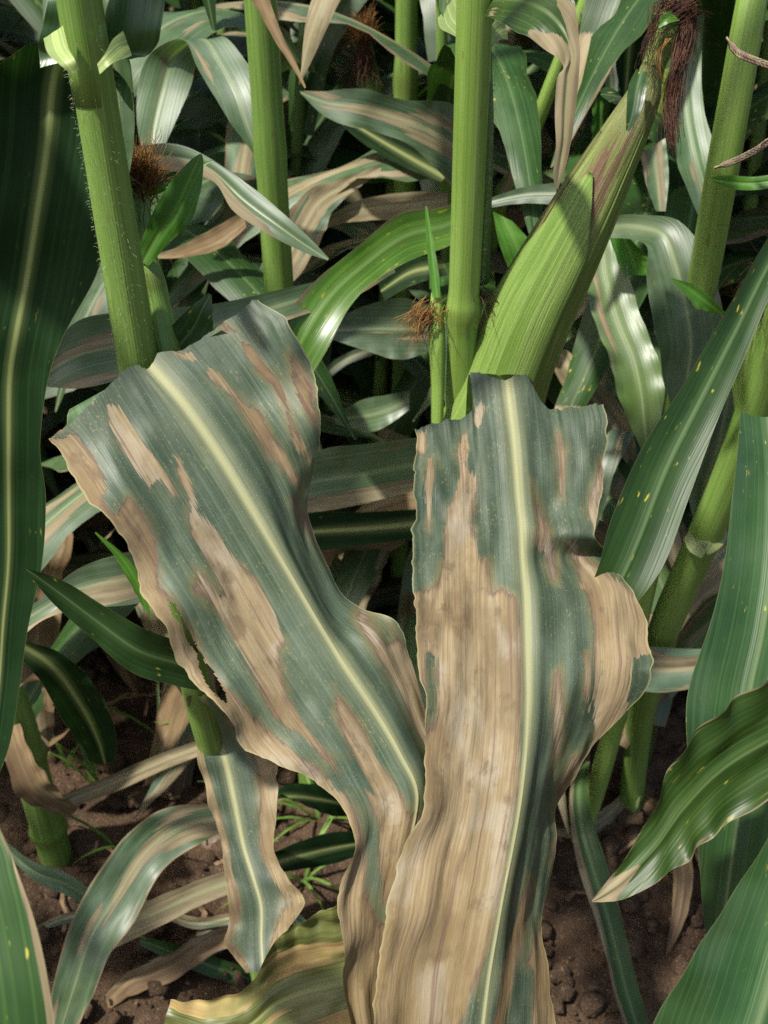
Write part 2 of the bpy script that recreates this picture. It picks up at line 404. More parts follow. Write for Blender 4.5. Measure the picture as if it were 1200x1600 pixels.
# ------------------------------------------------------------------ leaf builder
def leaf_surface(L, Mi, R, nu, nv, gutter=0.06, wave=0.0, wfreq=5.0, seed=0, rough_edge=0.0, ripple=0.0, top=None, top_len=0.25, ridge=0.0):
    """L, Mi, R : (k,3) world knots of the left margin, midrib and right margin"""
    L, Mi, R = (np.asarray(a, float) for a in (L, Mi, R))
    k = len(Mi)
    seg = np.linalg.norm(np.diff(Mi, axis=0), axis=1); cum = np.concatenate([[0], np.cumsum(seg)])
    s = np.linspace(0, cum[-1], nu)
    t = np.interp(s, cum, np.arange(k))
    l, m, r = catmull(L, t), catmull(Mi, t), catmull(R, t)
    v = np.linspace(-1, 1, nv)
    wl = np.linalg.norm(l - m, axis=1); wr = np.linalg.norm(r - m, axis=1)
    av = np.abs(v)
    side = np.where(v[None, :, None] < 0, l[:, None, :], r[:, None, :])
    P = m[:, None, :] + (side - m[:, None, :]) * av[None, :, None]
    tang = unit(np.gradient(m, axis=0))
    crs = unit(r - l)
    N = unit(np.cross(crs, tang))
    Wd = np.where(v[None, :] < 0, wl[:, None], wr[:, None])
    prof = np.sin(math.pi * np.clip(av, 0, 1) ** 0.8)
    off = gutter * prof[None, :] * Wd
    u01 = np.linspace(0, 1, nu)[:, None]
    sv = np.sign(v)[None, :]
    ph = seed * 1.7
    if wave:
        wv = np.sin(2 * math.pi * wfreq * u01 + ph + sv * 1.9 + 1.5 * vnoise(u01 * 4, sv * 3, seed))
        am = 0.35 + 1.1 * vnoise(u01 * 5 + 7, sv * 5, seed + 3)
        off = off + wave * Wd * wv * am * (av[None, :] ** 2.2)
    if ripple:
        x = v[None, :] * Wd
        sl = s[:, None]
        off = off + ripple * (fbm(x * 45 + 9, sl * 15, seed + 5, 3) - 0.45) * np.clip(av[None, :] * 2.5, 0, 1)
        off = off + ripple * 0.10 * (vnoise(x * 170, sl * 30, seed + 8) - 0.5) * np.clip(av[None, :] * 3, 0, 1)
    if ridge:
        xx = np.abs(v[None, :] * Wd)
        off = off + ridge * np.exp(-(xx / 0.0026) ** 2) - 0.8 * ridge * np.exp(-((xx - 0.0065) / 0.003) ** 2)
    P = P + N[:, None, :] * off[..., None]
    if rough_edge:
        e = (fbm(s[:, None] * 90 + 3, sv * 7, seed + 11, 3) - 0.45) * rough_edge
        P = P + (side - m[:, None, :]) * (e * av[None, :] ** 6)[..., None]
    if top is not None:
        tp = top(v)                                    # (nv,3)
        f = np.clip(1 - u01 / top_len, 0, 1) ** 2
        P = P + (tp - P[0])[None] * f[..., None]
    X = v[None, :] * Wd
    Y = np.repeat(s[:, None], nv, 1)
    return P, X, Y, s, v

def make_leaf(parent, P, X, Y, v, mat, mw0=0.0035, les=None, name='leaf', mwtip=0.25, keep=None, label=None):
    nu, nv = P.shape[:2]
    F = grid_faces(nu, nv)
    if keep is not None:
        c = P.reshape(-1, 3)[F].mean(1)
        F = F[keep(c)]
    u = np.linspace(0, 1, nu)[:, None]
    mw = np.repeat(mw0 * (1 - (1 - mwtip) * u), nv, 1)
    if les is None: les = np.ones((nu, nv))
    edge = np.repeat(np.abs(v)[None, :], nu, 0)
    o = mesh_obj(name, P, F, mat, parent, np.stack([X, Y], -1), {'mw': mw, 'les': les, 'edge': edge})
    if label: o['label'] = label
    return o

LEAFN = [0]
def px_leaf(parent, rows, style, nu=40, nv=13, gutter=0.06, wave=0.05, wfreq=5, mw=0.003, dry_tip=None, dry_edge=None,
            rough_edge=0.0, ripple=0.0, tilt=0.0, name='leaf', label=None, lump=0.0, mwtip=0.25):
    """rows: (lx,ly, rx,ry, dist [, tilt, m])  traced margins; tilt = the right margin farther by 2*tilt"""
    LEAFN[0] += 1; sd = LEAFN[0]
    L, C, R = [], [], []
    for q in rows:
        lx, ly, rx, ry, d = q[:5]
        tl = q[5] if len(q) > 5 else tilt
        m = q[6] if len(q) > 6 else 0.5
        wpx = math.hypot(rx - lx, ry - ly) * d / FPX
        L.append(W(lx, ly, d - tl)); R.append(W(rx, ry, d + tl))
        C.append(W(lx + (rx - lx) * m, ly + (ry - ly) * m, d + 0.10 * wpx))
    P, X, Y, s, v = leaf_surface(L, C, R, nu, nv, gutter, wave, wfreq, sd, rough_edge, ripple)
    les = np.ones(P.shape[:2])
    if dry_tip is not None:
        les = np.minimum(les, (dry_tip - np.linspace(0, 1, nu)[:, None]) * s[-1] + 0.03 * (vnoise(X * 150, Y * 5, sd) - 0.5))
    if dry_edge is not None:
        de = dry_edge if isinstance(dry_edge, (tuple, list)) else (dry_edge, dry_edge)
        lim = np.where(v[None, :] < 0, de[0], de[1])
        hw = np.abs(X).max(1, keepdims=True)
        n = vnoise(X * 90, Y * 9, sd + 2)
        les = np.minimum(les, (1 - np.abs(v)[None, :] - lim * (0.5 + n)) * hw)
    return make_leaf(parent, P, X, Y, v, M[style], mw, les, name, mwtip, label=label)

def tube(parent, pts, rad, mat, name='stalk', nseg=20, nodes=(), nlen=60, oval=1.0, ripple=0.010, raw=False):
    """smooth tube through pts with swollen nodes at the given fractions of its length"""
    pts = np.asarray(pts, float); k = len(pts)
    t = np.linspace(0, k - 1, nlen)
    c = catmull(pts, t) if k > 2 else pts[0] + (pts[1] - pts[0]) * np.linspace(0, 1, nlen)[:, None]
    r = np.interp(np.linspace(0, 1, nlen), np.linspace(0, 1, len(rad)), rad)
    ln = np.concatenate([[0], np.cumsum(np.linalg.norm(np.diff(c, axis=0), axis=1))])
    nd = np.zeros(nlen)
    for f in nodes:
        g = np.exp(-((ln - f * ln[-1]) / 0.008) ** 2)
        r = r * (1 + 0.20 * g); nd = np.maximum(nd, np.exp(-((ln - f * ln[-1]) / 0.005) ** 2))
    T = unit(np.gradient(c, axis=0))
    ref = np.array([0.0, -1.0, 0.0]) if abs(T[0][1]) < 0.9 else np.array([1.0, 0, 0])
    A = unit(np.cross(T, ref)); B = unit(np.cross(A, T))
    th = np.linspace(0, 2 * math.pi, nseg, endpoint=False)
    rr = r[:, None] * (1 + ripple * np.cos(th * 5 + 1)[None, :] + 0.5 * ripple * np.cos(th * 9)[None, :])
    P = c[:, None, :] + rr[..., None] * (np.cos(th)[None, :, None] * A[:, None, :] * oval + np.sin(th)[None, :, None] * B[:, None, :])
    F = grid_faces(nlen, nseg, True).tolist()
    F.append(list(range(nseg))[::-1]); F.append([(nlen - 1) * nseg + j for j in range(nseg)])
    uvv = np.stack([np.repeat((np.abs(th - math.pi) * 0.01)[None], nlen, 0) * 1.0, np.repeat(ln[:, None], nseg, 1)], -1)
    if raw: return P, F, uvv
    return mesh_obj(name, P, F, mat, parent, uvv, {'node': np.repeat(nd[:, None], nseg, 1), 'purple': np.zeros((nlen, nseg))})

def threads(parent, curves, r, mat, name='silk', kind=None):
    """many fine strands joined into one mesh (triangular section)"""
    V, F = [], []
    for c in curves:
        c = np.asarray(c, float); n = len(c)
        T = unit(np.gradient(c, axis=0))
        a = unit(np.cross(T, np.array([0.3, 0.5, 0.81]))); b = np.cross(T, a)
        base = sum(len(x) for x in V) if False else threads.n
        for i in range(n):
            rr = r * (1 - 0.6 * i / (n - 1))
            for k in range(3):
                q = 2 * math.pi * k / 3
                V.append(c[i] + rr * (math.cos(q) * a[i] + math.sin(q) * b[i]))
        for i in range(n - 1):
            for k in range(3):
                k2 = (k + 1) % 3
                F.append([base + i * 3 + k, base + i * 3 + k2, base + (i + 1) * 3 + k2, base + (i + 1) * 3 + k])
        threads.n += n * 3
    threads.n = 0
    o = mesh_obj(name, V, F, mat, parent)
    if kind: o['kind'] = kind
    return o
threads.n = 0

def poly_sdf(px, py, poly):
    """signed distance in pixels, negative inside"""
    p = np.asarray(poly, float); q = np.roll(p, -1, 0)
    dmin = np.full(px.shape, 1e9); ins = np.zeros(px.shape, bool)
    for (ax, ay), (bx, by) in zip(p, q):
        ex, ey = bx - ax, by - ay
        t = np.clip(((px - ax) * ex + (py - ay) * ey) / max(ex * ex + ey * ey, 1e-9), 0, 1)
        dmin = np.minimum(dmin, np.hypot(px - ax - t * ex, py - ay - t * ey))
        cr = ((ay > py) != (by > py)) & (px < (bx - ax) * (py - ay) / (by - ay if by != ay else 1e-9) + ax)
        ins ^= cr
    return np.where(ins, -dmin, dmin)

# ------------------------------------------------------------------ ground
def build_ground():
    def axis(n, near, far, c):
        t = np.linspace(-1, 1, n)
        return c + near * t + (far - near) * np.sign(t) * np.abs(t) ** 9
    xs = axis(420, 1.1, 90, 0.0); ys = axis(420, 1.1, 90, 1.2)
    Xg, Yg = np.meshgrid(xs, ys, indexing='ij')
    fade = np.clip(3.5 - np.hypot(Xg, Yg - 1), 0, 1)
    Z = 0.030 * (fbm(Xg * 4, Yg * 4, 1) - 0.5) + 0.055 * fade * (fbm(Xg * 15, Yg * 15, 2) - 0.47) + 0.018 * fade * (np.abs(fbm(Xg * 48, Yg * 48, 3) - 0.47))
    P = np.stack([Xg, Yg, Z], -1)
    o = mesh_obj('ground', P, grid_faces(420, 420), M['soil'])
    tag(o, 'bare crumbly brown soil of the maize field', 'ground', kind='structure')
    return o
build_ground()

def build_clods():
    base_v, base_f = [], []
    g = (1 + 5 ** 0.5) / 2
    iv = np.array([(-1, g, 0), (1, g, 0), (-1, -g, 0), (1, -g, 0), (0, -1, g), (0, 1, g), (0, -1, -g), (0, 1, -g), (g, 0, -1), (g, 0, 1), (-g, 0, -1), (-g, 0, 1)]) / 1.9
    fc = [(0, 11, 5), (0, 5, 1), (0, 1, 7), (0, 7, 10), (0, 10, 11), (1, 5, 9), (5, 11, 4), (11, 10, 2), (10, 7, 6), (7, 1, 8), (3, 9, 4), (3, 4, 2), (3, 2, 6), (3, 6, 8), (3, 8, 9), (4, 9, 5), (2, 4, 11), (6, 2, 10), (8, 6, 7), (9, 8, 1)]
    V, F = [], []
    for i in range(9000):
        y = 0.35 + 2.2 * rng.random() ** 1.3; x = (rng.random() - 0.5) * (0.8 + 1.0 * y)
        r = 0.0022 + 0.013 * rng.random() ** 4
        q = iv * (r * (0.7 + 0.6 * rng.random((12, 1)))) * np.array([1, 1, 0.75]) + np.array([x, y, 0.002 + 0.3 * r])
        b = len(V); V.extend(q.tolist()); F.extend([(a + b, c + b, d + b) for a, c, d in fc])
    o = mesh_obj('soil_clods', V, F, M['soil'], smooth=True)
    tag(o, 'small loose soil crumbs scattered over the ground', 'soil', kind='stuff')
    V, F = [], []
    for i in range(420):
        y = 0.4 + 1.9 * rng.random(); x = (rng.random() - 0.5) * (0.8 + 1.0 * y)
        a = rng.random() * 6.28; l = 0.015 + 0.06 * rng.random() ** 2; wd = 0.0008 + 0.0022 * rng.random()
        dx, dy = math.cos(a), math.sin(a); b = len(V); z = 0.008 + 0.006 * rng.random()
        for k in range(4):
            t = k / 3 - 0.5; bend = 0.012 * math.sin(k * 1.3 + a) * l / 0.05
            for sgn in (-1, 1):
                V.append((x + dx * l * t - dy * (sgn * wd + bend), y + dy * l * t + dx * (sgn * wd + bend), z + 0.004 * math.sin(k * 2 + a)))
        for k in range(3): F.append((b + 2 * k, b + 2 * k + 1, b + 2 * k + 3, b + 2 * k + 2))
    o = mesh_obj('straw_litter', V, F, M['straw'])
    tag(o, 'thin brown straw bits littering the soil', 'straw', kind='stuff')
build_clods()

# ------------------------------------------------------------------ plant pieces
def stalk_vertical(x, y, z0=-0.02, z1=1.75, lean=(0, 0), bend=0.01):
    z = np.linspace(z0, z1, 7)
    return np.stack([x + lean[0] * z + bend * np.sin(z * 3), y + lean[1] * z, z], -1)

def hairs(parent, P, N, n, length, name='hairs', r=0.00007):
    cv = []
    for i in range(n):
        p = P[i]; d = unit(N[i] + 0.5 * rng.normal(size=3))
        l = length * (0.4 + 0.8 * rng.random())
        cv.append([p, p + d * l * 0.5, p + d * l + np.array([0, 0, -0.2 * l])])
    return threads(parent, cv, r, M['hair'], name, 'stuff')

def silk_tuft(parent, base, up, n, length, spread, droop, mat, r=0.0003, name='silk'):
    cv = []
    up = unit(np.asarray(up, float))
    for i in range(n):
        d = unit(up + spread * rng.normal(size=3)); l = length * (0.5 + 0.6 * rng.random())
        p = np.asarray(base, float) + 0.004 * rng.normal(size=3); pts = [p]
        for k in range(6):
            f = (k + 1) / 6
            d = unit(d + np.array([0, 0, -droop * f]) + 0.22 * rng.normal(size=3))
            p = p + d * l / 6; pts.append(p)
        cv.append(catmull(np.array(pts), np.linspace(0, 6, 11)))
    return threads(parent, cv, r, mat, name)

def ear(parent, rows, mat, name='ear', nseg=40, nlen=70, purple=None):
    """rows: (lx,ly, rx,ry, dist) silhouette; round section"""
    C, r, A, B = [], [], [], []
    for lx, ly, rx, ry, d in rows:
        a, b = W(lx, ly, d), W(rx, ry, d)
        C.append((a + b) / 2); r.append(np.linalg.norm(b - a) / 2)
    C = np.array(C); k = len(C)
    Tk = unit(np.gradient(C, axis=0)); r = []
    for (lx, ly, rx, ry, d), tk in zip(rows, Tk):
        ab = W(rx, ry, d) - W(lx, ly, d); r.append(np.linalg.norm(ab - tk * ab.dot(tk)) / 2)
    r = np.array(r) * 0.95
    t = np.linspace(0, k - 1, nlen)
    c = catmull(C, t); rr = catmull(r[:, None], t)[:, 0]
    T = unit(np.gradient(c, axis=0))
    view = unit(c - np.array([0, 0, CAM_H]))
    A = unit(np.cross(view, T) * -1.0)
    A = unit(A - T * (A * T).sum(-1, keepdims=True))
    A *= np.sign((A[:, :1])) if True else 1
    B = unit(np.cross(A, T)); B *= np.sign((B * -view).sum(-1, keepdims=True))
    def surf(ui, th, k=1.0):
        i = np.clip(ui * (nlen - 1), 0, nlen - 1)
        cc = np.stack([np.interp(i, np.arange(nlen), c[:, j]) for j in range(3)], -1)
        aa = np.stack([np.interp(i, np.arange(nlen), A[:, j]) for j in range(3)], -1)
        bb = np.stack([np.interp(i, np.arange(nlen), B[:, j]) for j in range(3)], -1)
        q = np.interp(i, np.arange(nlen), rr)[..., None] * k
        return cc + q * (np.cos(th)[..., None] * aa + np.sin(th)[..., None] * bb)
    U, TH = np.meshgrid(np.linspace(0, 1, nlen), np.linspace(0, 2 * math.pi, nseg, endpoint=False), indexing='ij')
    rid = 1 + 0.016 * np.cos(TH * 13 + 2 * U) + 0.010 * np.cos(TH * 29)
    P = surf(U, TH, rid[..., None])
    F = grid_faces(nlen, nseg, True).tolist()
    F.append(list(range(nseg))[::-1]); F.append([(nlen - 1) * nseg + j for j in range(nseg)])
    ln = np.linalg.norm(c[-1] - c[0])
    pu = np.zeros(U.shape) if purple is None else purple(U, TH)
    o = mesh_obj(name, P, F, mat, parent, np.stack([TH * 0.4, U * ln * 6], -1), {'purple': pu, 'node': np.zeros(U.shape)})
    return o, surf

def husk_sheet(parent, surf, prof, mat, lift=1.05, lift0=None, nu=30, nv=15, u0=0.0, u1=1.0, name='husk_leaf', purple=0.0, tipcurl=0.0, ragged=0.0):
    """prof(t)-> (theta_a, theta_b), t 0..1 from base to tip"""
    t = np.linspace(0, 1, nu); ab = np.array([prof(a) for a in t])
    v = np.linspace(0, 1, nv)
    th = ab[:, :1] + (ab[:, 1:] - ab[:, :1]) * v[None]
    U = np.repeat((u0 + (u1 - u0) * t)[:, None], nv, 1) + ragged * t[:, None] ** 3 * (fbm(v * 9, v * 0 + 2, 5, 3) - .5)[None]
    lf = lift if lift0 is None else (lift0 + (lift - lift0) * t[:, None])
    k = lf + tipcurl * t[:, None] ** 4 + 0.012 * np.cos(th * 17) + 0.01 * (np.abs(v - 0.5) * 2)[None] ** 3
    P = surf(U, th, k[..., None])
    # thin real edge: outer and inner skin
    P2 = surf(U, th, (k - 0.045)[..., None])
    F = grid_faces(nu, nv).tolist(); n = nu * nv
    F += [[n + x for x in f[::-1]] for f in F[:]]
    for i in range(nu - 1):
        a, b = i * nv, (i + 1) * nv; F.append([a, b, n + b, n + a])
        a, b = i * nv + nv - 1, (i + 1) * nv + nv - 1; F.append([b, a, n + a, n + b])
    for j in range(nv - 1):
        a, b = (nu - 1) * nv + j, (nu - 1) * nv + j + 1; F.append([a, b, n + b, n + a][::-1])
    uv = np.stack([th * 0.4, U * 1.5], -1)
    V = np.concatenate([P.reshape(-1, 3), P2.reshape(-1, 3)])
    return mesh_obj(name, V, F, mat, parent, np.concatenate([uv.reshape(-1, 2)] * 2), {'purple': np.full(2 * n, purple), 'node': np.zeros(2 * n)})

PLANTS = {}
def plant(key, x, y, label, group=None):
    PLANTS[key] = thing('maize_plant', (x, y, 0), label, 'maize plant', group)
    return PLANTS[key]

# ================================================================== plant A : left stalk with the broad diseased leaf
AX_, AY_ = -0.117, 0.443
A = plant('A', AX_, AY_, 'maize plant with hairy pale green stalk and a broad diseased leaf folded forward')
aline = np.array([W(418, 1560, .915), W(398, 1460, .86), W(372, 1340, .785), W(342, 1210, .71), W(308, 1080, .645), (AX_, AY_, .65), (AX_, AY_, .775), (AX_, AY_, .905)])
tube(A, aline, [0.0105, 0.0095, 0.009, 0.0088, 0.009, 0.0092, 0.0094, 0.0083], M['stalk'], nseg=32, nlen=150, nodes=(0.12, 0.4))
up = stalk_vertical(AX_ - 0.0005, AY_, z0=0.875, z1=1.75, bend=0.0)
tube(A, up, [0.0088, 0.008, 0.006], M['stalk'], nseg=28, nlen=60, nodes=(0.3, 0.65), name='upper_stalk')
n = 1700
th = rng.random(n) * 6.28; zz = 0.60 + 0.30 * rng.random(n)
hn = np.stack([np.cos(th), np.sin(th), 0 * th], -1)
hairs(A, np.array([AX_, AY_, 0]) + hn * 0.0094 + np.stack([0 * zz, 0 * zz, zz], -1), hn, n, 0.0019)

# collar flaps (auricles)
def collar(parent, rows, seedname='collar', d=0):
    return px_leaf(parent, rows, 'collar_', nu=24, nv=9, gutter=0.03, wave=0.0, mw=0.0001, name=seedname)
def leaf_like_collar(g_name, c1, c2):
    return leaf_mat(g_name, c1, c2, tfac=0.25, dust=0.0, rib=c2, rough=0.45)
M['collar_'] = leaf_like_collar('collar_pale_yellow', (0.17, 0.24, 0.07), (0.27, 0.33, 0.12))
collar(A, [(68, 60, 98, 40, .402), (74, 82, 106, 72, .394), (92, 100, 116, 92, .388), (112, 116, 124, 108, .390)])
collar(A, [(206, 88, 192, 48, .405), (192, 92, 176, 62, .396), (174, 100, 164, 84, .388), (156, 116, 152, 100, .389)])
# the leaf blade rising from the collar, then the long shaded blade hanging at the left
px_leaf(A, [(62, 104, 206, 96, .425), (60, 78, 232, 86, .425), (64, 48, 250, 58, .42), (76, 0, 256, -10, .415), (95, -70, 245, -80, .42), (140, -150, 205, -155, .43), (170, -190, 176, -190, .435)],
        'gloss', nu=40, nv=17, gutter=0.10, mw=0.003)
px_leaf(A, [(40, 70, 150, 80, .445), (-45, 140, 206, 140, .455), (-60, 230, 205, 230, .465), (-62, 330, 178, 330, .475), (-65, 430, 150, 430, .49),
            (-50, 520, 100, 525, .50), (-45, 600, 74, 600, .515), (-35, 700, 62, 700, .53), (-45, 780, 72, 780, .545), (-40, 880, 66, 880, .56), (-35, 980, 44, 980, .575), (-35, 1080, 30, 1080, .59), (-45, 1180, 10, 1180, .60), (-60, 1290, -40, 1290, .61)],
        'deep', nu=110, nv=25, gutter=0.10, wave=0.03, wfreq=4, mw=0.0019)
px_leaf(A, [(150, 70, 200, 80, .45), (158, 130, 208, 130, .455), (165, 200, 210, 200, .46), (172, 250, 206, 250, .465), (186, 300, 196, 300, .47)], 'glauc2', nu=24, mw=0.001)
# secondary ear shoot on the same stalk
es = [W(270, 585, .515), W(252, 520, .51), (W(240, 460, .505)), W(230, 415, .50), W(222, 350, .50), W(217, 285, .50)]
tube(A, es, [0.0085, 0.0075, 0.0058, 0.0048, 0.0045], M['stalk'], name='ear_shoot', nlen=60, nodes=(0.5,))
silk_tuft(A, W(217, 292, .50), (0.15, 0, 1.0), 420, 0.021, 0.24, 0.0, M['silk2'], r=0.00024)
silk_tuft(A, W(212, 285, .497), (0.0, -0.3, -0.6), 50, 0.030, 0.25, 0.3, M['silk'], r=0.00025)
px_leaf(A, [(214, 404, 232, 416, .492), (226, 362, 266, 378, .486), (246, 318, 298, 346, .48), (272, 278, 314, 296, .475), (298, 250, 318, 256, .472), (313, 240, 316, 242, .472)], 'bright', gutter=0.10, wave=0.04, mw=0.0012, nu=44)
px_leaf(A, [(222, 300, 224, 308, .505), (245, 292, 250, 302, .50), (275, 276, 282, 284, .50), (302, 262, 306, 268, .50), (330, 250, 331, 252, .50)], 'bright', gutter=0.05, mw=0.0006, nu=24, nv=7)
px_leaf(A, [(236, 566, 272, 590, .515), (246, 540, 300, 556, .51), (272, 505, 330, 522, .505), (300, 478, 332, 490, .50), (326, 458, 331, 462, .50)], 'dark', gutter=0.08, wave=0.03, mw=0.001)

# --- the broad folded diseased leaf
def hero(parent, rows, top_px, dtop, lesions, greens, hole, seed, nu, nv, mw0, label, ripple, wave, wfreq, les_scale):
    L = [W(q[0], q[1], q[6]) for q in rows]; C = [W(q[2], q[3], q[7]) for q in rows]; R = [W(q[4], q[5], q[8]) for q in rows]
    tp = np.array(top_px, float)
    def top(v):
        x = np.interp(v, tp[:, 0], tp[:, 1]); y = np.interp(v, tp[:, 0], tp[:, 2])
        jag = (fbm(v * 22, v * 0 + 3.3, seed, 4) - 0.47)
        return W(x, y + 9 * jag, np.interp(v, tp[:, 0], tp[:, 3]))
    P, X, Y, s, v = leaf_surface(L, C, R, nu, nv, 0.05, wave, wfreq, seed, 0.11, ripple, top, 0.14, 0.0011)
    px, py = to_px(P)
    nx = px + 9 * (fbm(X * 120, Y * 22, seed + 31, 3) - 0.45); ny = py + 26 * (fbm(X * 170, Y * 20, seed + 32, 3) - 0.45)
    sd = np.full(px.shape, 60.0)
    for poly in lesions: sd = np.minimum(sd, poly_sdf(nx, ny, poly))
    for poly in greens: sd = np.maximum(sd, -poly_sdf(nx, ny, poly))
    les = sd * les_scale
    keep = None
    if hole is not None:
        def keep(c):
            hx, hy = to_px(c)
            return poly_sdf(hx + 2.5 * (fbm(hx / 6, hy / 6, 4) - .45), hy, hole) > 0
    o = make_leaf(parent, P, X, Y, v, M['hero'], mw0, les, 'leaf', 0.35, keep, label)
    return o, P

rowsA = [  # left margin, midrib, right margin, three distances
 (78, 688, 236, 570, 402, 470, .478, .488, .500),
 (125, 765, 290, 634, 478, 545, .472, .485, .497),
 (192, 850, 345, 714, 499, 625, .470, .484, .496),
 (226, 940, 395, 795, 498, 700, .468, .484, .500),
 (278, 1025, 447, 880, 482, 795, .468, .484, .510),
 (330, 1095, 497, 965, 522, 905, .470, .484, .514),
 (360, 1135, 521, 1005, 560, 948, .471, .484, .512),
 (388, 1168, 545, 1045, 618, 968, .472, .483, .506),
 (440, 1200, 592, 1115, 645, 1030, .474, .482, .506),
 (502, 1230, 630, 1180, 664, 1110, .474, .480, .506),
 (546, 1292, 656, 1240, 700, 1180, .468, .478, .506),
 (534, 1375, 645, 1322, 720, 1285, .458, .474, .500),
 (530, 1450, 630, 1420, 720, 1400, .452, .470, .490),
 (545, 1530, 620, 1530, 705, 1520, .450, .467, .485),
 (560, 1640, 625, 1650, 690, 1650, .450, .465, .480),
 (590, 1800, 630, 1810, 670, 1800, .460, .468, .478)]
topA = [(-1, 76, 686, .478), (-.86, 100, 668, .479), (-.78, 122, 650, .480), (-.62, 150, 622, .482), (-.4, 178, 594, .484), (-.25, 200, 572, .485), (-.16, 214, 570, .486), (-.06, 228, 576, .487),
        (0, 236, 573, .488), (.1, 246, 552, .489), (.3, 290, 545, .491), (.5, 328, 520, .494), (.62, 345, 508, .495), (.75, 372, 488, .497), (.88, 392, 470, .499), (1, 403, 467, .5)]
lesA = [
 [(40, 690), (86, 680), (122, 675), (150, 710), (168, 750), (165, 780), (178, 797), (200, 765), (225, 795), (245, 835), (252, 890), (252, 915), (272, 935), (300, 980), (318, 1015), (340, 1050), (365, 1085), (395, 1118), (430, 1150), (475, 1185), (520, 1222), (530, 1260), (500, 1300), (300, 1200), (150, 900)],
 [(162, 635), (185, 632), (210, 670), (235, 705), (260, 740), (277, 772), (265, 775), (245, 750), (235, 765), (215, 740), (190, 705), (170, 670)],
 [(265, 705), (280, 720), (300, 760), (310, 795), (340, 835), (370, 875), (400, 900), (430, 950), (445, 995), (437, 1030), (450, 1095), (480, 1135), (510, 1170), (545, 1210), (575, 1250), (545, 1235), (520, 1205), (480, 1165), (450, 1142), (425, 1115), (400, 1070), (385, 1040), (360, 1005), (345, 970), (305, 925), (300, 880), (320, 895), (345, 925), (330, 880), (300, 840), (292, 810), (290, 780), (275, 740)],
 [(320, 572), (340, 577), (360, 600), (380, 622), (405, 635), (425, 675), (450, 705), (472, 740), (475, 768), (450, 750), (425, 720), (400, 685), (380, 655), (365, 625), (345, 612), (325, 595)],
 [(370, 530), (395, 537), (415, 565), (440, 590), (450, 630), (465, 670), (480, 695), (490, 730), (477, 720), (460, 700), (450, 660), (440, 630), (425, 600), (400, 585), (380, 560)],
 [(452, 552), (475, 575), (492, 610), (500, 660), (500, 682), (485, 660), (470, 635), (460, 600)],
 [(262, 550), (300, 550), (310, 567), (285, 567)],
 [(450, 775), (465, 770), (480, 800), (495, 840), (510, 885), (490, 850), (470, 815)],
 [(552, 955), (575, 955), (610, 975), (640, 1010), (670, 1090), (670, 1190), (640, 1125), (620, 1085), (590, 1035), (565, 990)],
 [(520, 1070), (540, 1095), (565, 1130), (590, 1175), (620, 1218), (648, 1268), (650, 1310), (610, 1290), (570, 1220), (545, 1180), (530, 1140), (520, 1110)],
 [(500, 1235), (560, 1225), (600, 1240), (650, 1270), (760, 1200), (780, 1850), (450, 1850)],
 [(336, 515), (350, 500), (372, 520), (350, 527)], [(82, 672), (98, 655), (110, 665), (96, 680)], [(138, 625), (150, 605), (158, 612), (146, 632)]]
grnA = [[(520, 1180), (545, 1200), (572, 1245), (588, 1290), (594, 1400), (604, 1440), (592, 1440), (580, 1400), (572, 1300), (556, 1250), (535, 1215)],
        [(560, 950), (600, 968), (618, 1000), (606, 1002), (590, 978)]]
holeA = [(262, 936), (274, 944), (286, 968), (303, 1000), (322, 1036), (338, 1056), (354, 1086), (354, 1100), (336, 1086), (322, 1068), (312, 1044), (306, 1018), (294, 1004), (284, 976), (270, 964)]
heroA, PA = hero(A, rowsA, topA, .488, lesA, grnA, holeA, 41, 460, 170, 0.0033,
             'broad bluish green leaf with long tan lesions and a pale midrib, folded over and torn', 0.014, 0.045, 8, .49 / FPX)
# folded-back base of that leaf, running behind the crease to the stalk
px_leaf(heroA, [(100, 672, 350, 512, .492), (112, 640, 330, 525, .500), (150, 660, 300, 560, .506), (200, 700, 270, 640, .510)], 'glauc2', nu=16, gutter=0.02, wave=0.02, name='folded_base', mw=0.002)

# lower leaves of the same plant
px_leaf(A, [(290, 1092, 336, 1086, .632), (304, 1150, 395, 1150, .672, 0, .38), (312, 1200, 428, 1190, .675, 0, .36), (328, 1260, 434, 1240, .672, 0, .36), (345, 1315, 428, 1325, .668, 0, .42), (352, 1370, 452, 1375, .66, 0, .44), (360, 1420, 474, 1412, .655, 0, .42), (352, 1475, 440, 1465, .65, 0, .64), (385, 1520, 420, 1518, .645, 0, .75)],
        'hero', nu=90, nv=25, gutter=0.05, wave=0.14, wfreq=9, mw=0.003, dry_edge=(0.24, 0.40), rough_edge=0.16, ripple=0.006, label='narrow bluish leaf with crisped tan margins')
px_leaf(A, [(310, 1010, 312, 1080, .60), (275, 1000, 268, 1070, .585), (225, 982, 205, 1050, .57), (160, 945, 142, 996, .56), (100, 908, 85, 945, .55), (42, 888, 40, 891, .54)], 'dark', gutter=0.12, mw=0.0012, nu=50)
px_leaf(A, [(236, 970, 222, 945, .55), (228, 915, 200, 905, .54), (195, 868, 178, 868, .535), (150, 831, 148, 833, .53)], 'bright', nu=24, gutter=0.1, mw=0.0008)
px_leaf(A, [(585, 1390, 590, 1660, .53), (530, 1412, 540, 1660, .535), (470, 1440, 480, 1660, .54), (430, 1472, 430, 1665, .545), (385, 1545, 380, 1665, .55), (320, 1568, 315, 1670, .555), (262, 1566, 250, 1640, .56)],
        'curl', nu=120, nv=41, gutter=0.04, wave=0.12, wfreq=8, mw=0.0022, ripple=0.036, rough_edge=0.1, label='withered olive and tan leaf curled under the hanging leaves')

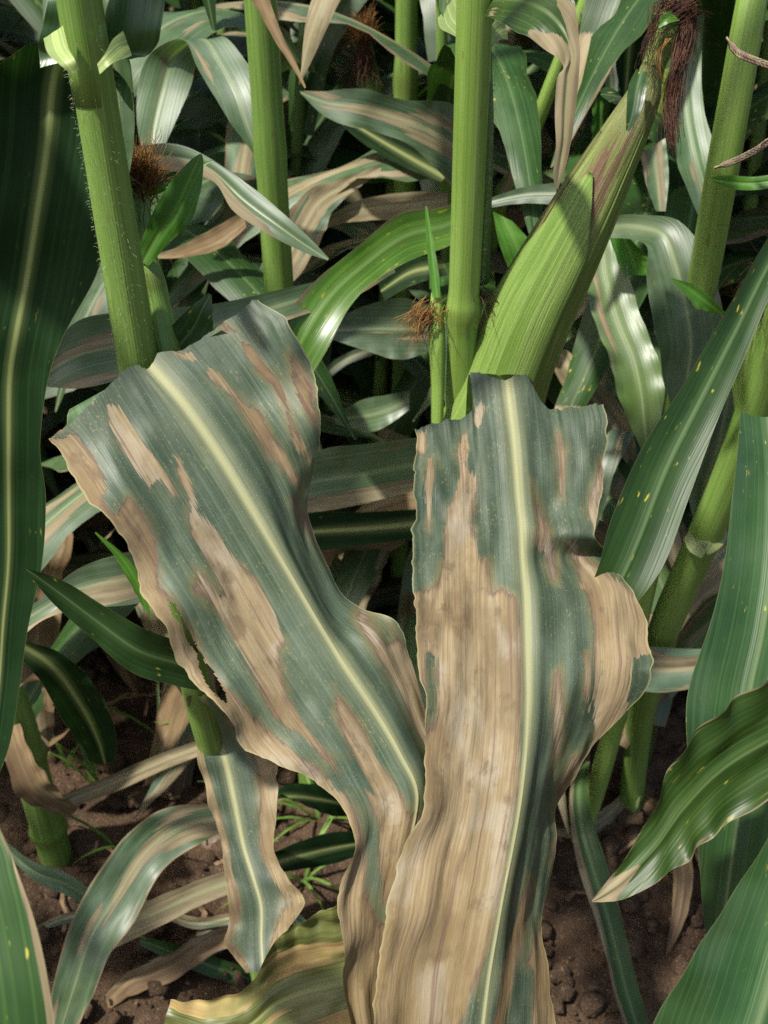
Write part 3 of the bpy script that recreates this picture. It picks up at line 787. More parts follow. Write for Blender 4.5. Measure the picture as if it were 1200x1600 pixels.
# ================================================================== plant B : middle stalk with the large ear
BX_, BY_ = 0.0475, 0.612
B = plant('B', BX_, BY_, 'maize plant with smooth upright stalk bearing the large husked ear with brown silk')
bl = np.stack([np.full(7, BX_), np.full(7, BY_), np.linspace(-0.02, 0.905, 7)], -1)
bl[:, 0] += 0.004 * np.sin(np.linspace(0, 3, 7))
znode = (0.698 + 0.02) / 0.925
tube(B, bl, [0.0135, 0.0118, 0.0104, 0.0096, 0.0098], M['stalk2'], nseg=32, nlen=150, nodes=(0.15, 0.45, znode))
bu = np.stack([np.full(4, BX_ + 0.002), np.full(4, BY_), np.linspace(0.895, 1.75, 4)], -1)
tube(B, bu, [0.0088, 0.0075, 0.006], M['stalk2'], nseg=24, nlen=50, nodes=(0.35,), name='upper_stalk')
collar(B, [(684, 28, 712, -8, .60), (688, 44, 722, 18, .588), (706, 54, 734, 40, .578), (728, 66, 742, 58, .575)])
collar(B, [(794, 62, 786, 20, .60), (782, 62, 774, 30, .588), (768, 74, 762, 52, .58)])
tube(B, [W(760, 70, .60), W(757, 180, .615), W(754, 300, .64), W(752, 440, .68)], [0.003, 0.0055, 0.006, 0.005], M['stalk3'], name='sheath', nlen=50)
n = 700
zz = 0.70 + 0.19 * rng.random(n); th = -0.3 + 0.8 * rng.random(n)
hn = np.stack([np.cos(th), np.sin(th), 0 * th], -1)
hairs(B, np.array([BX_ + 0.004, BY_, 0]) + hn * 0.0096 + np.stack([0 * zz, 0 * zz, zz], -1), hn, n, 0.0028)
px_leaf(B, [(690, -40, 740, -60, .60), (686, 10, 738, 0, .60), (696, 30, 735, 35, .595)], 'glauc2', nu=14, mw=0.0005)
px_leaf(B, [(776, -20, 752, 20, .565), (845, -35, 792, 40, .488), (892, -10, 846, 74, .468), (905, 62, 880, 104, .466), (905, 105, 870, 122, .466), (900, 160, 866, 172, .468), (893, 215, 868, 225, .47), (884, 260, 864, 268, .472), (872, 296, 868, 296, .475)],
        'mottle', nu=70, nv=17, gutter=0.08, wave=0.07, wfreq=8, mw=0.002, dry_tip=0.60, rough_edge=0.1, ripple=0.006, label='drooping leaf with a withered brown tip')

er = [(655, 715, 812, 725, .735), (690, 655, 850, 640, .715), (722, 580, 872, 560, .698), (757, 490, 903, 488, .68), (800, 412, 935, 420, .665), (850, 332, 966, 345, .65), (892, 270, 990, 282, .64), (932, 212, 1012, 222, .63), (975, 150, 1030, 165, .622), (1000, 106, 1036, 118, .617), (1014, 62, 1056, 74, .612), (1026, 30, 1072, 38, .608), (1042, 4, 1082, 10, .606)]
def pur(U, TH):
    s = np.cos(TH)
    a = np.clip((U - 0.28) / 0.12, 0, 1) * np.clip((0.76 - U) / 0.12, 0, 1)
    return a * np.clip((s + 0.75) / 0.3, 0, 1) * np.clip((0.62 - s) / 0.4, 0, 1)
earB, sB = ear(B, er, M['husk'], nseg=64, nlen=110, purple=pur)
husk_sheet(earB, sB, lambda t: (math.pi * (1.06 - 0.42 * t ** 1.5), math.pi * (0.24 + 0.05 * t + 0.30 * max(0, t - .72) / .28)), M['husk2'], 1.09, lift0=1.03, tipcurl=0.07, u0=0.02, u1=0.50, nu=44, nv=22)
husk_sheet(earB, sB, lambda t: (math.pi * (0.30 - 0.06 * t), math.pi * (-0.12 + 0.22 * t ** 2)), M['husk'], 1.02, u0=0.02, u1=0.62, nu=40, nv=15)
husk_sheet(earB, sB, lambda t: (math.pi * (1.05 - 0.05 * t), math.pi * (0.78 + 0.06 * t)), M['husk'], 1.02, u0=0.0, u1=0.58, nu=30, nv=12, purple=0.8)
# pale step where the inner husks leave the outer ones, small bluish blades on the tip
husk_sheet(earB, sB, lambda t: (math.pi * 1.15, math.pi * -0.15), M['husk'], 1.06, lift0=0.975, u0=0.46, u1=0.765, nu=30, nv=44, ragged=0.02, purple=0.42)
px_leaf(earB, [(994, 108, 1012, 112, .598), (982, 135, 1010, 140, .592), (979, 170, 1000, 178, .592), (978, 203, 983, 206, .596)], 'gloss', nu=24, gutter=0.06, mw=0.0008, name='husk_blade')
px_leaf(earB, [(972, 150, 978, 158, .64), (955, 137, 966, 163, .64), (942, 138, 950, 158, .64), (938, 146, 939, 149, .64)], 'gloss', nu=16, gutter=0.06, mw=0.0006, name='husk_blade')
px_leaf(earB, [(1050, 18, 1062, 32, .592), (1038, 22, 1046, 36, .59), (1028, 40, 1030, 44, .592)], 'bright', nu=14, mw=0.0004, name='husk_blade')
# silk
cv = []
for i in range(150):      # thick hank hanging on the right
    p0 = (1062 + 26 * rng.random(), 5 + 40 * rng.random())
    spl = rng.normal() * 6
    pts = [W(*p0, .60 + .01 * rng.random()), W(1072 + spl, 55 + 12 * rng.random(), .592 + .01 * rng.random()), W(1058 + spl, 105 + 15 * rng.random(), .592 + .012 * rng.random()),
           W(1048 + spl * 1.2, 160 + 12 * rng.random(), .595 + .01 * rng.random()), W(1052 + spl * (0.9 if i % 3 else 1.5), 195 + 30 * rng.random(), .597), W(1055 + spl * 0.4, 215 + 35 * rng.random() ** 2, .60)]
    k = 3 + int(3 * rng.random() ** 0.5 + 0.5)
    q = np.array(pts[:max(3, k)]); cv.append(catmull(q, np.linspace(0, len(q) - 1, 12)) + np.cumsum(rng.normal(size=(12, 3)) * 0.0006, 0))
threads(earB, cv, 0.00026, M['silk'])
cv = []
for i in range(110):      # loose tuft round the tip and down the left side
    a = rng.random()
    pts = [W(1040 + 45 * rng.random(), 2 + 22 * rng.random(), .60), W(1020 + 70 * rng.random(), -6 + 26 * rng.random(), .592), W(1012 + 12 * rng.random(), 40 + 30 * rng.random(), .598), W(1004 + 9 * rng.random(), 80 + 30 * rng.random(), .60)]
    q = np.array(pts if a < 0.5 else pts[:3] if a < 0.7 else pts[:2] + [W(1085 + 20 * rng.random(), 10 + 50 * rng.random(), .60)])
    cv.append(catmull(q, np.linspace(0, len(q) - 1, 10)) + np.cumsum(rng.normal(size=(10, 3)) * 0.0006, 0))
threads(earB, cv, 0.00022, M['silk'])
cv = [catmull(np.array([W(1040 + 10 * rng.random(), 60, .595), W(1022 + 12 * rng.random(), 85, .588), W(1030 + 14 * rng.random(), 112 + 20 * rng.random(), .59), W(1056, 150, .60)]), np.linspace(0, 3, 12)) for i in range(7)]
threads(earB, cv, 0.00022, M['silk2'])
# small side shoot left of the stalk
tube(B, [W(683, 665, .70), W(684, 600, .69), W(683, 540, .68), W(682, 470, .672), W(680, 450, .67)], [0.004, 0.0045, 0.0055, 0.004, 0.002], M['stalk2'], name='ear_shoot', nlen=40)
px_leaf(B, [(676, 465, 688, 465, .665), (670, 420, 686, 430, .664), (666, 370, 678, 380, .664), (664, 322, 667, 322, .664)], 'bright', nu=20, nv=7, mw=0.0004)
silk_tuft(B, W(670, 485, .668), (-0.5, -0.2, -0.5), 90, 0.028, 0.4, 0.4, M['silk2'], r=0.0003)
silk_tuft(B, W(738, 450, .665), (0.3, -0.3, -0.8), 90, 0.026, 0.35, 0.4, M['silk'], r=0.0003)

rowsB = [
 (650, 690, 797, 640, 945, 660, .590, .600, .604),
 (648, 740, 806, 700, 948, 715, .570, .582, .592),
 (647, 800, 813, 780, 934, 785, .555, .566, .582),
 (646, 830, 817, 822, 934, 836, .548, .559, .566),
 (645, 865, 820, 865, 953, 866, .542, .552, .586),
 (644, 895, 822, 900, 956, 890, .536, .545, .570),
 (641, 932, 824, 940, 1006, 940, .528, .537, .550),
 (651, 1000, 826, 1020, 1016, 1026, .514, .523, .538),
 (655, 1080, 828, 1090, 990, 1100, .501, .510, .534),
 (662, 1160, 826, 1170, 918, 1185, .488, .498, .530),
 (657, 1240, 818, 1250, 882, 1250, .475, .487, .524),
 (636, 1320, 806, 1320, 871, 1312, .463, .476, .512),
 (611, 1400, 792, 1390, 863, 1380, .452, .466, .500),
 (598, 1470, 778, 1470, 850, 1448, .443, .457, .488),
 (586, 1550, 765, 1550, 866, 1535, .436, .450, .475),
 (573, 1650, 755, 1650, 878, 1650, .430, .443, .465),
 (590, 1820, 750, 1820, 850, 1820, .430, .440, .455)]
topB = [(-1, 648, 672, .592), (-.8, 672, 664, .594), (-.62, 700, 656, .596), (-.46, 728, 652, .598), (-.40, 738, 640, .600), (-.36, 735, 604, .604), (-.33, 734, 582, .606), (-.25, 748, 580, .606), (-.18, 764, 588, .605), (-.1, 776, 592, .604), (0, 792, 592, .604),
        (.10, 806, 588, .606), (.18, 822, 584, .608), (.26, 832, 602, .608), (.36, 846, 626, .607), (.44, 858, 641, .606), (.6, 886, 638, .606), (.8, 915, 634, .606), (1, 943, 630, .606)]
lesB = [
 [(717, 672), (730, 672), (735, 700), (730, 720), (740, 740), (747, 712), (749, 750), (740, 815), (750, 865), (765, 872), (772, 930), (785, 920), (807, 932), (815, 990), (817, 1075), (815, 1225), (800, 1300), (797, 1365), (780, 1430), (765, 1475), (750, 1525), (715, 1620), (690, 1850), (450, 1850), (480, 940), (637, 934), (680, 915), (692, 875), (700, 795), (712, 770), (717, 730), (710, 710)],
 [(665, 715), (680, 715), (682, 750), (677, 800), (670, 845), (664, 835), (661, 790), (661, 750)],
 [(640, 672), (671, 664), (667, 705), (640, 710)],
 [(865, 675), (875, 677), (889, 710), (885, 740), (877, 780), (870, 770), (867, 720)],
 [(832, 755), (840, 780), (855, 810), (870, 850), (873, 915), (862, 905), (850, 865), (832, 852), (838, 820)],
 [(880, 835), (900, 842), (922, 876), (950, 895), (1007, 930), (1060, 990), (1040, 1025), (990, 1028), (986, 1075), (980, 1115), (960, 1145), (925, 1175), (900, 1210), (880, 1250), (905, 1190), (927, 1150), (925, 1120), (925, 975), (915, 925), (902, 920), (900, 880), (880, 850)],
 [(865, 1050), (875, 1045), (882, 1090), (885, 1130), (880, 1170), (865, 1210), (862, 1150)],
 [(910, 1020), (920, 1015), (925, 1060), (922, 1110), (915, 1110)],
 [(925, 1165), (975, 1130), (920, 1220), (890, 1275), (880, 1330), (872, 1375), (862, 1350), (868, 1280), (872, 1225), (895, 1185)],
 [(850, 1430), (872, 1500), (895, 1620), (895, 1850), (820, 1850), (830, 1530), (820, 1510), (835, 1465)],
 [(827, 1365), (835, 1390), (825, 1430), (815, 1490), (800, 1550), (785, 1620), (780, 1850), (765, 1850), (765, 1620), (785, 1500), (805, 1430)],
 [(938, 722), (950, 715), (944, 760), (938, 800), (930, 840), (914, 810), (922, 765)],
 [(735, 655), (752, 610), (760, 630), (758, 660), (745, 672)]]
grnB = [[(668, 1025), (676, 1030), (679, 1080), (678, 1120), (672, 1140), (666, 1100)]]
heroB, PB = hero(B, rowsB, topB, .6, lesB, grnB, None, 63, 460, 170, 0.0033,
             'broad leaf half dead tan and half bluish green with yellow midrib, hanging before the ear', 0.012, 0.045, 8, .52 / FPX)
px_leaf(heroB, [(732, 585, 826, 588, .610), (730, 600, 838, 604, .622), (728, 640, 842, 640, .645), (725, 690, 838, 690, .672), (730, 730, 800, 730, .70)], 'glauc2', nu=20, gutter=0.05, wave=0.02, name='folded_base', mw=0.002)
# leaves of B seen between the two broad leaves
px_leaf(B, [(770, 292, 765, 350, .745), (695, 322, 700, 385, .73), (625, 333, 645, 405, .715), (555, 388, 585, 440, .70), (497, 435, 545, 482, .69), (450, 488, 512, 545, .685), (430, 535, 478, 600, .69)],
        'sickbright', nu=70, nv=21, gutter=0.10, wave=0.04, wfreq=5, mw=0.0028, dry_edge=(0.22, 0.03), label='bright yellow flecked leaf arching left of the middle stalk')
px_leaf(B, [(720, 680, 715, 760, .80), (650, 684, 650, 768, .79), (570, 694, 565, 788, .775), (505, 702, 494, 800, .77), (440, 735, 430, 802, .77), (340, 790, 338, 800, .78)], 'glauc', nu=50, nv=17, wave=0.08, mw=0.003, dry_edge=(0.0, 0.40), ripple=0.004)
px_leaf(B, [(870, 285, 868, 320, .76), (820, 292, 815, 318, .765), (765, 310, 752, 328, .77), (730, 330, 728, 342, .775)], 'glauc2', nu=24, mw=0.001)

# ================================================================== plant C : right stalk behind the ear
C_ = plant('C', 0.245, 0.735, 'maize plant with clean pale stalk just behind the husked ear, arching bluish leaves beneath it')
cl = [W(900, 1335, 1.19), W(960, 1130, 1.02), W(1040, 750, .845), W(1098, 440, .755), W(1130, 260, .70), W(1165, 60, .662), W(1195, -120, .64), W(1290, -700, .55)]
tube(C_, cl, [0.010, 0.010, 0.0105, 0.0110, 0.0108, 0.010, 0.009, 0.006], M['stalk2'], nseg=28, nlen=120, nodes=(0.3, 0.435))
px_leaf(C_, [(940, 372, 944, 350, .80), (968, 372, 965, 337, .79), (995, 376, 1010, 336, .775), (1012, 388, 1062, 346, .76), (1010, 430, 1100, 392, .752), (1018, 490, 1122, 450, .75), (1030, 545, 1130, 530, .755), (1036, 590, 1110, 600, .765), (1050, 640, 1085, 645, .775)], 'glauc2', nu=60, nv=17, gutter=0.08, wave=0.04, mw=0.003)
px_leaf(C_, [(912, 378, 970, 370, .85), (914, 440, 982, 425, .84), (930, 505, 1000, 490, .83), (952, 560, 1026, 555, .82), (965, 615, 1038, 610, .815), (985, 665, 1030, 668, .82), (1005, 710, 1020, 712, .83)], 'glauc', nu=60, nv=17, gutter=0.08, wave=0.09, wfreq=7, mw=0.0028)
px_leaf(C_, [(945, 330, 990, 380, .83), (955, 380, 1010, 400, .835), (975, 430, 1020, 430, .84)], 'bright', nu=20)
px_leaf(C_, [(1112, 276, 1114, 284, .69), (1140, 274, 1145, 295, .68), (1180, 276, 1180, 297, .67), (1230, 268, 1230, 290, .66)], 'bright', nu=24, mw=0.0008, gutter=0.1)
px_leaf(C_, [(1050, 40, 1100, 20, .83), (1048, 110, 1096, 100, .82), (1052, 190, 1100, 170, .81), (1060, 260, 1118, 235, .80), (1080, 310, 1128, 300, .80), (1100, 360, 1120, 360, .81)], 'glauc2', nu=40, nv=15, gutter=0.1, wave=0.05, mw=0.002)
px_leaf(C_, [(958, -20, 1022, -30, .86), (958, 40, 1015, 40, .86), (962, 100, 1000, 110, .865), (970, 150, 985, 150, .87)], 'deep', nu=24)
px_leaf(C_, [(905, 20, 935, 18, .92), (925, 60, 960, 40, .90), (940, 110, 966, 100, .89), (950, 150, 965, 150, .89)], 'glauc2', nu=24)
px_leaf(C_, [(1000, 240, 1040, 215, .80), (1010, 290, 1045, 275, .80), (1025, 330, 1040, 330, .80)], 'glauc2', nu=20)
px_leaf(C_, [(914, 1190, 922, 1190, 1.07), (892, 1226, 918, 1222, 1.04), (892, 1290, 926, 1280, 1.01), (905, 1360, 948, 1350, .99), (928, 1430, 968, 1420, .98), (948, 1500, 984, 1490, .965), (962, 1560, 1000, 1550, .955), (990, 1640, 1022, 1630, .95)], 'dark', nu=50, nv=15, gutter=0.12, wave=0.07, wfreq=8, mw=0.0035, dry_edge=(0.50, 0.05))
# dry tassel spikelets lying against it
def tassel(parent, pts, n, mat=None):
    c = catmull(np.array(pts), np.linspace(0, len(pts) - 1, n))
    cv = [c]
    for i in range(2, n):
        for sgn in (-1, 1):
            T = unit(c[min(i + 1, n - 1)] - c[i - 1]); s_ = np.cross(T, [0, 1, 0]) * sgn
            p = c[i]; cv.append([p, p + T * 0.003 + s_ * 0.0016, p + T * 0.007 + s_ * 0.0012])
    return threads(parent, cv, 0.0011, mat or M['tassel'], 'tassel_branch')
tassel(C_, [W(1135, 58, .60), W(1150, 78, .60), W(1175, 92, .60), W(1215, 104, .60), W(1290, 110, .61)], 22)
tassel(C_, [W(1116, 262, .615), W(1145, 252, .61), W(1178, 236, .605), W(1215, 214, .60), W(1290, 190, .61)], 24)

# ================================================================== plant D : right foreground leaves
D = plant('D', 0.287, 0.765, 'maize plant at the soil edge with dark glossy strap leaves and a thick leaning stalk')
dl = [W(985, 1262, 1.215), W(1000, 1130, 1.09), W(1032, 1000, .965), W(1098, 845, .86), W(1150, 720, .80), W(1195, 590, .75), W(1235, 440, .70), W(1300, 100, .62), W(1340, -300, .56)]
tube(D, dl, [0.0135, 0.0135, 0.014, 0.0135, 0.013, 0.012, 0.010, 0.008], M['stalk'], nseg=28, nlen=120, nodes=(0.33,))
collar(D, [(1068, 842, 1085, 820, .85), (1078, 862, 1100, 838, .842), (1096, 872, 1112, 850, .84)])
collar(D, [(1140, 838, 1128, 815, .85), (1125, 856, 1112, 836, .842), (1106, 868, 1098, 850, .84)])
px_leaf(D, [(1085, 820, 1110, 830, .85), (1075, 760, 1125, 770, .845), (1095, 690, 1150, 700, .83), (1110, 620, 1165, 620, .82), (1125, 560, 1170, 560, .82)], 'glauc2', nu=30, gutter=0.1)
px_leaf(D, [(1270, 265, 1290, 330, .60), (1200, 372, 1215, 440, .59), (1132, 490, 1165, 555, .58), (1062, 610, 1122, 655, .57), (1002, 702, 1082, 762, .565), (955, 812, 1042, 872, .56), (935, 885, 1000, 936, .56), (905, 955, 950, 985, .57)], 'dark', nu=80, nv=21, gutter=0.10, wave=0.02, mw=0.0022)
px_leaf(D, [(1158, 642, 1250, 660, .58), (1150, 720, 1272, 740, .562), (1136, 850, 1280, 865, .54), (1112, 965, 1275, 985, .525), (1080, 1065, 1265, 1090, .515), (1070, 1130, 1260, 1160, .51), (1078, 1220, 1240, 1250, .51), (1090, 1320, 1200, 1345, .515), (1100, 1440, 1160, 1460, .525), (1120, 1540, 1130, 1545, .53)],
        'gloss', nu=80, nv=21, gutter=0.10, wave=0.05, wfreq=4, mw=0.0022)
px_leaf(D, [(1330, 990, 1330, 1200, .455), (1205, 1058, 1215, 1248, .45), (1120, 1112, 1140, 1292, .447), (1055, 1185, 1085, 1338, .445), (1020, 1275, 1030, 1374, .445), (978, 1345, 978, 1402, .445), (945, 1385, 945, 1410, .445), (925, 1407, 926, 1410, .445)], 'mottle', nu=90, nv=27, gutter=0.08, wave=0.08, wfreq=7, mw=0.0012, dry_tip=0.90, dry_edge=(0.10, 0.06), ripple=0.012, label='pointed dark green leaf with brown withered tip and rim')
px_leaf(D, [(1240, 1240, 1330, 1260, .43), (1178, 1345, 1340, 1380, .42), (1110, 1450, 1330, 1510, .41), (1058, 1535, 1320, 1640, .40), (1005, 1625, 1300, 1760, .395), (960, 1730, 1260, 1860, .395)], 'gloss', nu=70, nv=21, gutter=0.10, wave=0.02, mw=0.003)
px_leaf(D, [(1135, 490, 1115, 492, .69), (1108, 462, 1092, 480, .68), (1080, 444, 1070, 460, .675), (1048, 434, 1048, 437, .67)], 'bright', nu=24, mw=0.0008, gutter=0.1)
px_leaf(D, [(1000, 1255, 1010, 1240, 1.19), (1030, 1300, 1052, 1275, 1.15), (1050, 1360, 1082, 1340, 1.11), (1050, 1430, 1075, 1425, 1.08), (1040, 1490, 1046, 1490, 1.07)], 'dead', nu=36, wave=.2, ripple=.012, rough_edge=.25)
px_leaf(D, [(985, 1250, 975, 1238, 1.20), (950, 1290, 935, 1268, 1.18), (905, 1310, 895, 1290, 1.17), (850, 1300, 850, 1296, 1.17)], 'tan', nu=30, wave=.2, ripple=.01, rough_edge=.2)
eD, sD = ear(D, [(1150, 660, 1200, 660, .78), (1142, 590, 1202, 590, .765), (1150, 530, 1206, 530, .75), (1172, 470, 1210, 470, .74), (1188, 430, 1206, 430, .735)], M['husk2'], nseg=32, nlen=40)
silk_tuft(eD, W(1196, 430, .73), (0.0, -0.5, 0.2), 160, 0.055, 0.35, 0.55, M['silk'], r=0.0004)
px_leaf(D, [(980, 1008, 980, 1076, .93), (1040, 1012, 1040, 1082, .93), (1100, 1014, 1105, 1070, .93), (1160, 1010, 1165, 1060, .93), (1260, 1030, 1260, 1036, .95)], 'tan', nu=30, wave=0.06)

# ================================================================== plant H : left edge, thick base in the soil
H = plant('H', -0.36, 0.70, 'maize plant with thick dark green stalk base standing in the soil beside grass weeds')
hl = [W(92, 1350, 1.17), W(62, 1250, 1.09), W(28, 1130, 1.01), W(-25, 990, .94), W(-90, 800, .86), W(-170, 500, .77), W(-260, 100, .68), W(-350, -400, .58)]
tube(H, hl, [0.0175, 0.017, 0.0165, 0.015, 0.013, 0.012, 0.010, 0.008], M['stalk'], nseg=28, nlen=100, nodes=(0.07, 0.2))
px_leaf(H, [(250, 855, 250, 935, .68), (185, 866, 195, 946, .675), (120, 890, 128, 950, .67), (60, 938, 66, 970, .67), (12, 962, 14, 1012, .68), (-30, 1000, -22, 1040, .70), (-90, 1080, -88, 1085, .72)], 'glauc', nu=50, nv=17, wave=0.08, mw=0.002)
px_leaf(H, [(0, 1140, 30, 1130, .98), (10, 1190, 50, 1180, .97), (25, 1240, 75, 1215, .97), (60, 1262, 100, 1245, .99), (110, 1275, 125, 1262, 1.02)], 'dead', nu=30, wave=0.15, mw=0.001)
px_leaf(H, [(330, 1150, 335, 1172, 1.08), (250, 1178, 258, 1202, 1.09), (170, 1212, 178, 1238, 1.10), (85, 1248, 92, 1268, 1.09)], 'tan', nu=30, nv=9, gutter=0.2, wave=0.03)
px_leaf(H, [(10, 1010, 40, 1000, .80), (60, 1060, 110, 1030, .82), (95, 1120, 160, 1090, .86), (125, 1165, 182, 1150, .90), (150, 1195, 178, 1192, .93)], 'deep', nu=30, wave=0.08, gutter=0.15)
px_leaf(H, [(20, 1080, 55, 1050, .90), (60, 1060, 80, 1080, .91), (70, 1110, 85, 1115, .92)], 'dead', nu=20, wave=0.2)

# leaves low at the left, from a plant rooted below the frame
J = plant('J', -0.10, 0.62, 'small maize plant low behind the torn leaf, streaked leaves trailing on the soil')
jl = [W(385, 1430, 1.075), W(395, 1350, 1.01), W(405, 1290, .955), W(410, 1255, .93)]
tube(J, jl, [0.010, 0.009, 0.007, 0.004], M['stalk3'], nlen=30)
px_leaf(J, [(415, 1250, 410, 1275, .93), (345, 1255, 350, 1300, .91), (262, 1262, 305, 1322, .89), (205, 1298, 250, 1365, .875), (150, 1368, 210, 1440, .865), (112, 1440, 172, 1490, .86), (86, 1525, 150, 1545, .86), (68, 1625, 112, 1625, .87)], 'glauc', nu=70, nv=19, wave=0.10, wfreq=6, mw=0.0022, ripple=0.008, dry_edge=(0.10, 0.08))
px_leaf(J, [(400, 1345, 405, 1380, 1.0), (310, 1375, 320, 1412, .99), (230, 1408, 245, 1450, .98), (165, 1432, 178, 1482, .98), (110, 1470, 120, 1510, .99)], 'glauc', nu=40, nv=13, wave=0.05, dry_edge=(0.0, 0.3))
px_leaf(J, [(400, 1520, 396, 1545, 1.06), (350, 1500, 345, 1532, 1.05), (285, 1478, 282, 1508, 1.05), (218, 1462, 220, 1478, 1.06)], 'dark', nu=30, wave=0.03, mw=0.0018)
px_leaf(J, [(400, 1515, 402, 1522, 1.09), (310, 1520, 315, 1534, 1.08), (200, 1545, 215, 1575, 1.07), (95, 1585, 110, 1615, 1.07)], 'glauc', nu=30, wave=0.05, mw=0.001)
px_leaf(J, [(-10, 1300, -5, 1318, 1.02), (50, 1345, 52, 1375, 1.01), (100, 1362, 105, 1400, 1.01), (150, 1395, 140, 1420, 1.02)], 'glauc2', nu=30, wave=0.05, mw=0.001)
px_leaf(J, [(420, 1260, 440, 1240, .93), (440, 1230, 480, 1260, .95), (490, 1225, 520, 1275, .99), (540, 1240, 545, 1275, 1.03)], 'deep', nu=30, wave=0.04)
px_leaf(J, [(400, 1345, 405, 1370, 1.0), (460, 1318, 460, 1360, 1.02), (520, 1300, 520, 1350, 1.05), (580, 1300, 580, 1330, 1.08)], 'deep', nu=30, wave=0.04)

px_leaf(J, [(395, 1440, 398, 1470, 1.04), (330, 1452, 335, 1490, 1.035), (262, 1490, 275, 1530, 1.03), (200, 1520, 205, 1556, 1.03), (150, 1570, 155, 1590, 1.04)], 'dead', nu=40, wave=.22, ripple=.012, rough_edge=.25)
px_leaf(J, [(390, 1425, 394, 1440, 1.06), (300, 1432, 305, 1450, 1.07), (215, 1405, 222, 1428, 1.08), (120, 1420, 122, 1440, 1.08), (50, 1450, 51, 1456, 1.08)], 'tan', nu=40, wave=.2, ripple=.01, rough_edge=.25)
px_leaf(J, [(420, 1400, 430, 1425, 1.03), (470, 1430, 478, 1462, 1.03), (520, 1475, 520, 1500, 1.03), (560, 1520, 560, 1526, 1.03)], 'glauc', nu=30, wave=.15, ripple=.01)
px_leaf(H, [(60, 1180, 75, 1172, 1.06), (110, 1130, 135, 1122, 1.10), (170, 1095, 190, 1092, 1.14), (240, 1085, 244, 1085, 1.17)], 'dead', nu=30, wave=.2, ripple=.01, rough_edge=.2)
# near leaf cutting the left edge of the view
K = plant('K', -0.30, 0.16, 'maize plant beside the camera, one green leaf with a brown margin showing')
tube(K, [(-.30, .16, -.02), (-.30, .16, .4), (-.292, .163, .7), (-.29, .165, .86)], [.013, .012, .010, .007], M['stalk3'], nlen=40)
px_leaf(K, [(-700, 1000, -650, 950, .36), (-320, 1180, -120, 1080, .335), (-190, 1330, -6, 1285, .32), (-170, 1420, 30, 1370, .31), (-165, 1500, 58, 1450, .305), (-160, 1580, 76, 1540, .30), (-150, 1680, 86, 1660, .30), (-80, 1850, 60, 1850, .31)], 'dark', nu=60, nv=21, gutter=0.05, wave=0.02, mw=0.002, dry_edge=(0.0, 0.11))

# ================================================================== second row : traced stalks and leaves
E = plant('E', -0.088, 0.80, 'maize plant with thick pale stalk behind the small bright ear shoot leaf')
tube(E, np.stack([np.full(6, -0.086) , np.full(6, 0.80), np.linspace(-.02, 1.8, 6)], -1), [.0145, .013, .0118, .0115, .010, .007], M['stalk'], nlen=90, nodes=(.2, .42, .6))
px_leaf(E, [(225, 250, 242, 255, .86), (214, 190, 268, 205, .86), (216, 130, 296, 140, .86), (232, 88, 306, 104, .855), (262, 66, 320, 78, .84), (290, 64, 348, 58, .825), (308, 105, 382, 92, .81), (335, 150, 404, 140, .80), (362, 195, 411, 195, .80), (392, 235, 412, 235, .805), (412, 275, 421, 275, .81), (424, 316, 427, 316, .81)], 'glauc2', nu=80, nv=17, gutter=0.05, wave=0.04, mw=0.0022)
px_leaf(E, [(120, 232, 118, 258, .70), (205, 229, 208, 262, .70), (268, 224, 285, 270, .70), (322, 244, 335, 285, .70), (398, 296, 365, 330, .695), (450, 340, 420, 366, .69), (488, 376, 470, 392, .69), (514, 404, 512, 407, .69)], 'glauc2', nu=60, nv=15, gutter=0.10, wave=0.02, mw=0.0018)
px_leaf(E, [(610, 392, 618, 425, .77), (540, 425, 545, 468, .715), (440, 452, 450, 500, .68), (325, 476, 335, 545, .665), (205, 486, 212, 585, .65), (125, 500, 132, 606, .64), (82, 545, 88, 606, .64), (62, 592, 66, 603, .64)], 'glauc', nu=70, nv=19, gutter=0.08, wave=0.05, mw=0.0025)
px_leaf(E, [(595, 258, 596, 268, 1.0), (535, 278, 552, 300, .99), (480, 300, 520, 330, .98), (440, 345, 508, 362, .965), (415, 395, 485, 405, .955), (400, 440, 455, 445, .95), (402, 470, 432, 472, .955)], 'tan', nu=60, nv=17, wave=0.10, wfreq=6, mw=0.004, ripple=0.008)
px_leaf(E, [(700, 300, 700, 325, 1.0), (640, 300, 640, 340, 1.0), (580, 308, 570, 345, 1.0), (540, 322, 532, 350, 1.0), (480, 360, 478, 366, 1.02)], 'tan', nu=30, wave=0.06, mw=0.002)
px_leaf(E, [(380, 330, 385, 355, .90), (330, 358, 345, 388, .90), (280, 385, 290, 402, .90), (240, 398, 245, 404, .90)], 'dead', nu=30, wave=0.12)
px_leaf(E, [(382, -20, 412, -30, .70), (408, 25, 428, 20, .70), (432, 68, 446, 66, .70), (452, 98, 462, 96, .70), (476, 138, 478, 136, .70)], 'dead', nu=30, wave=0.15)
G = plant('G', 0.02, 1.02, 'maize plant behind the middle stalk with a pale broad leaf bearing tan streaks')
tube(G, np.stack([np.full(6, 0.022), np.full(6, 1.12), np.linspace(-.02, 1.7, 6)], -1), [.0135, .012, .011, .010, .008], M['stalk'], nlen=70, nodes=(.2, .42, .58))
px_leaf(G, [(765, 215, 745, 325, .97), (705, 162, 700, 285, .955), (650, 158, 648, 232, .94), (605, 150, 588, 206, .93), (570, 138, 548, 198, .92), (515, 142, 505, 180, .92), (468, 142, 470, 146, .92)], 'glauc', nu=60, nv=19, gutter=0.06, wave=0.07, wfreq=5, mw=0.0035)
px_leaf(G, [(700, 268, 690, 285, 1.0), (640, 225, 625, 258, 1.0), (580, 190, 565, 222, 1.0), (540, 175, 530, 190, 1.0)], 'deep', nu=30)
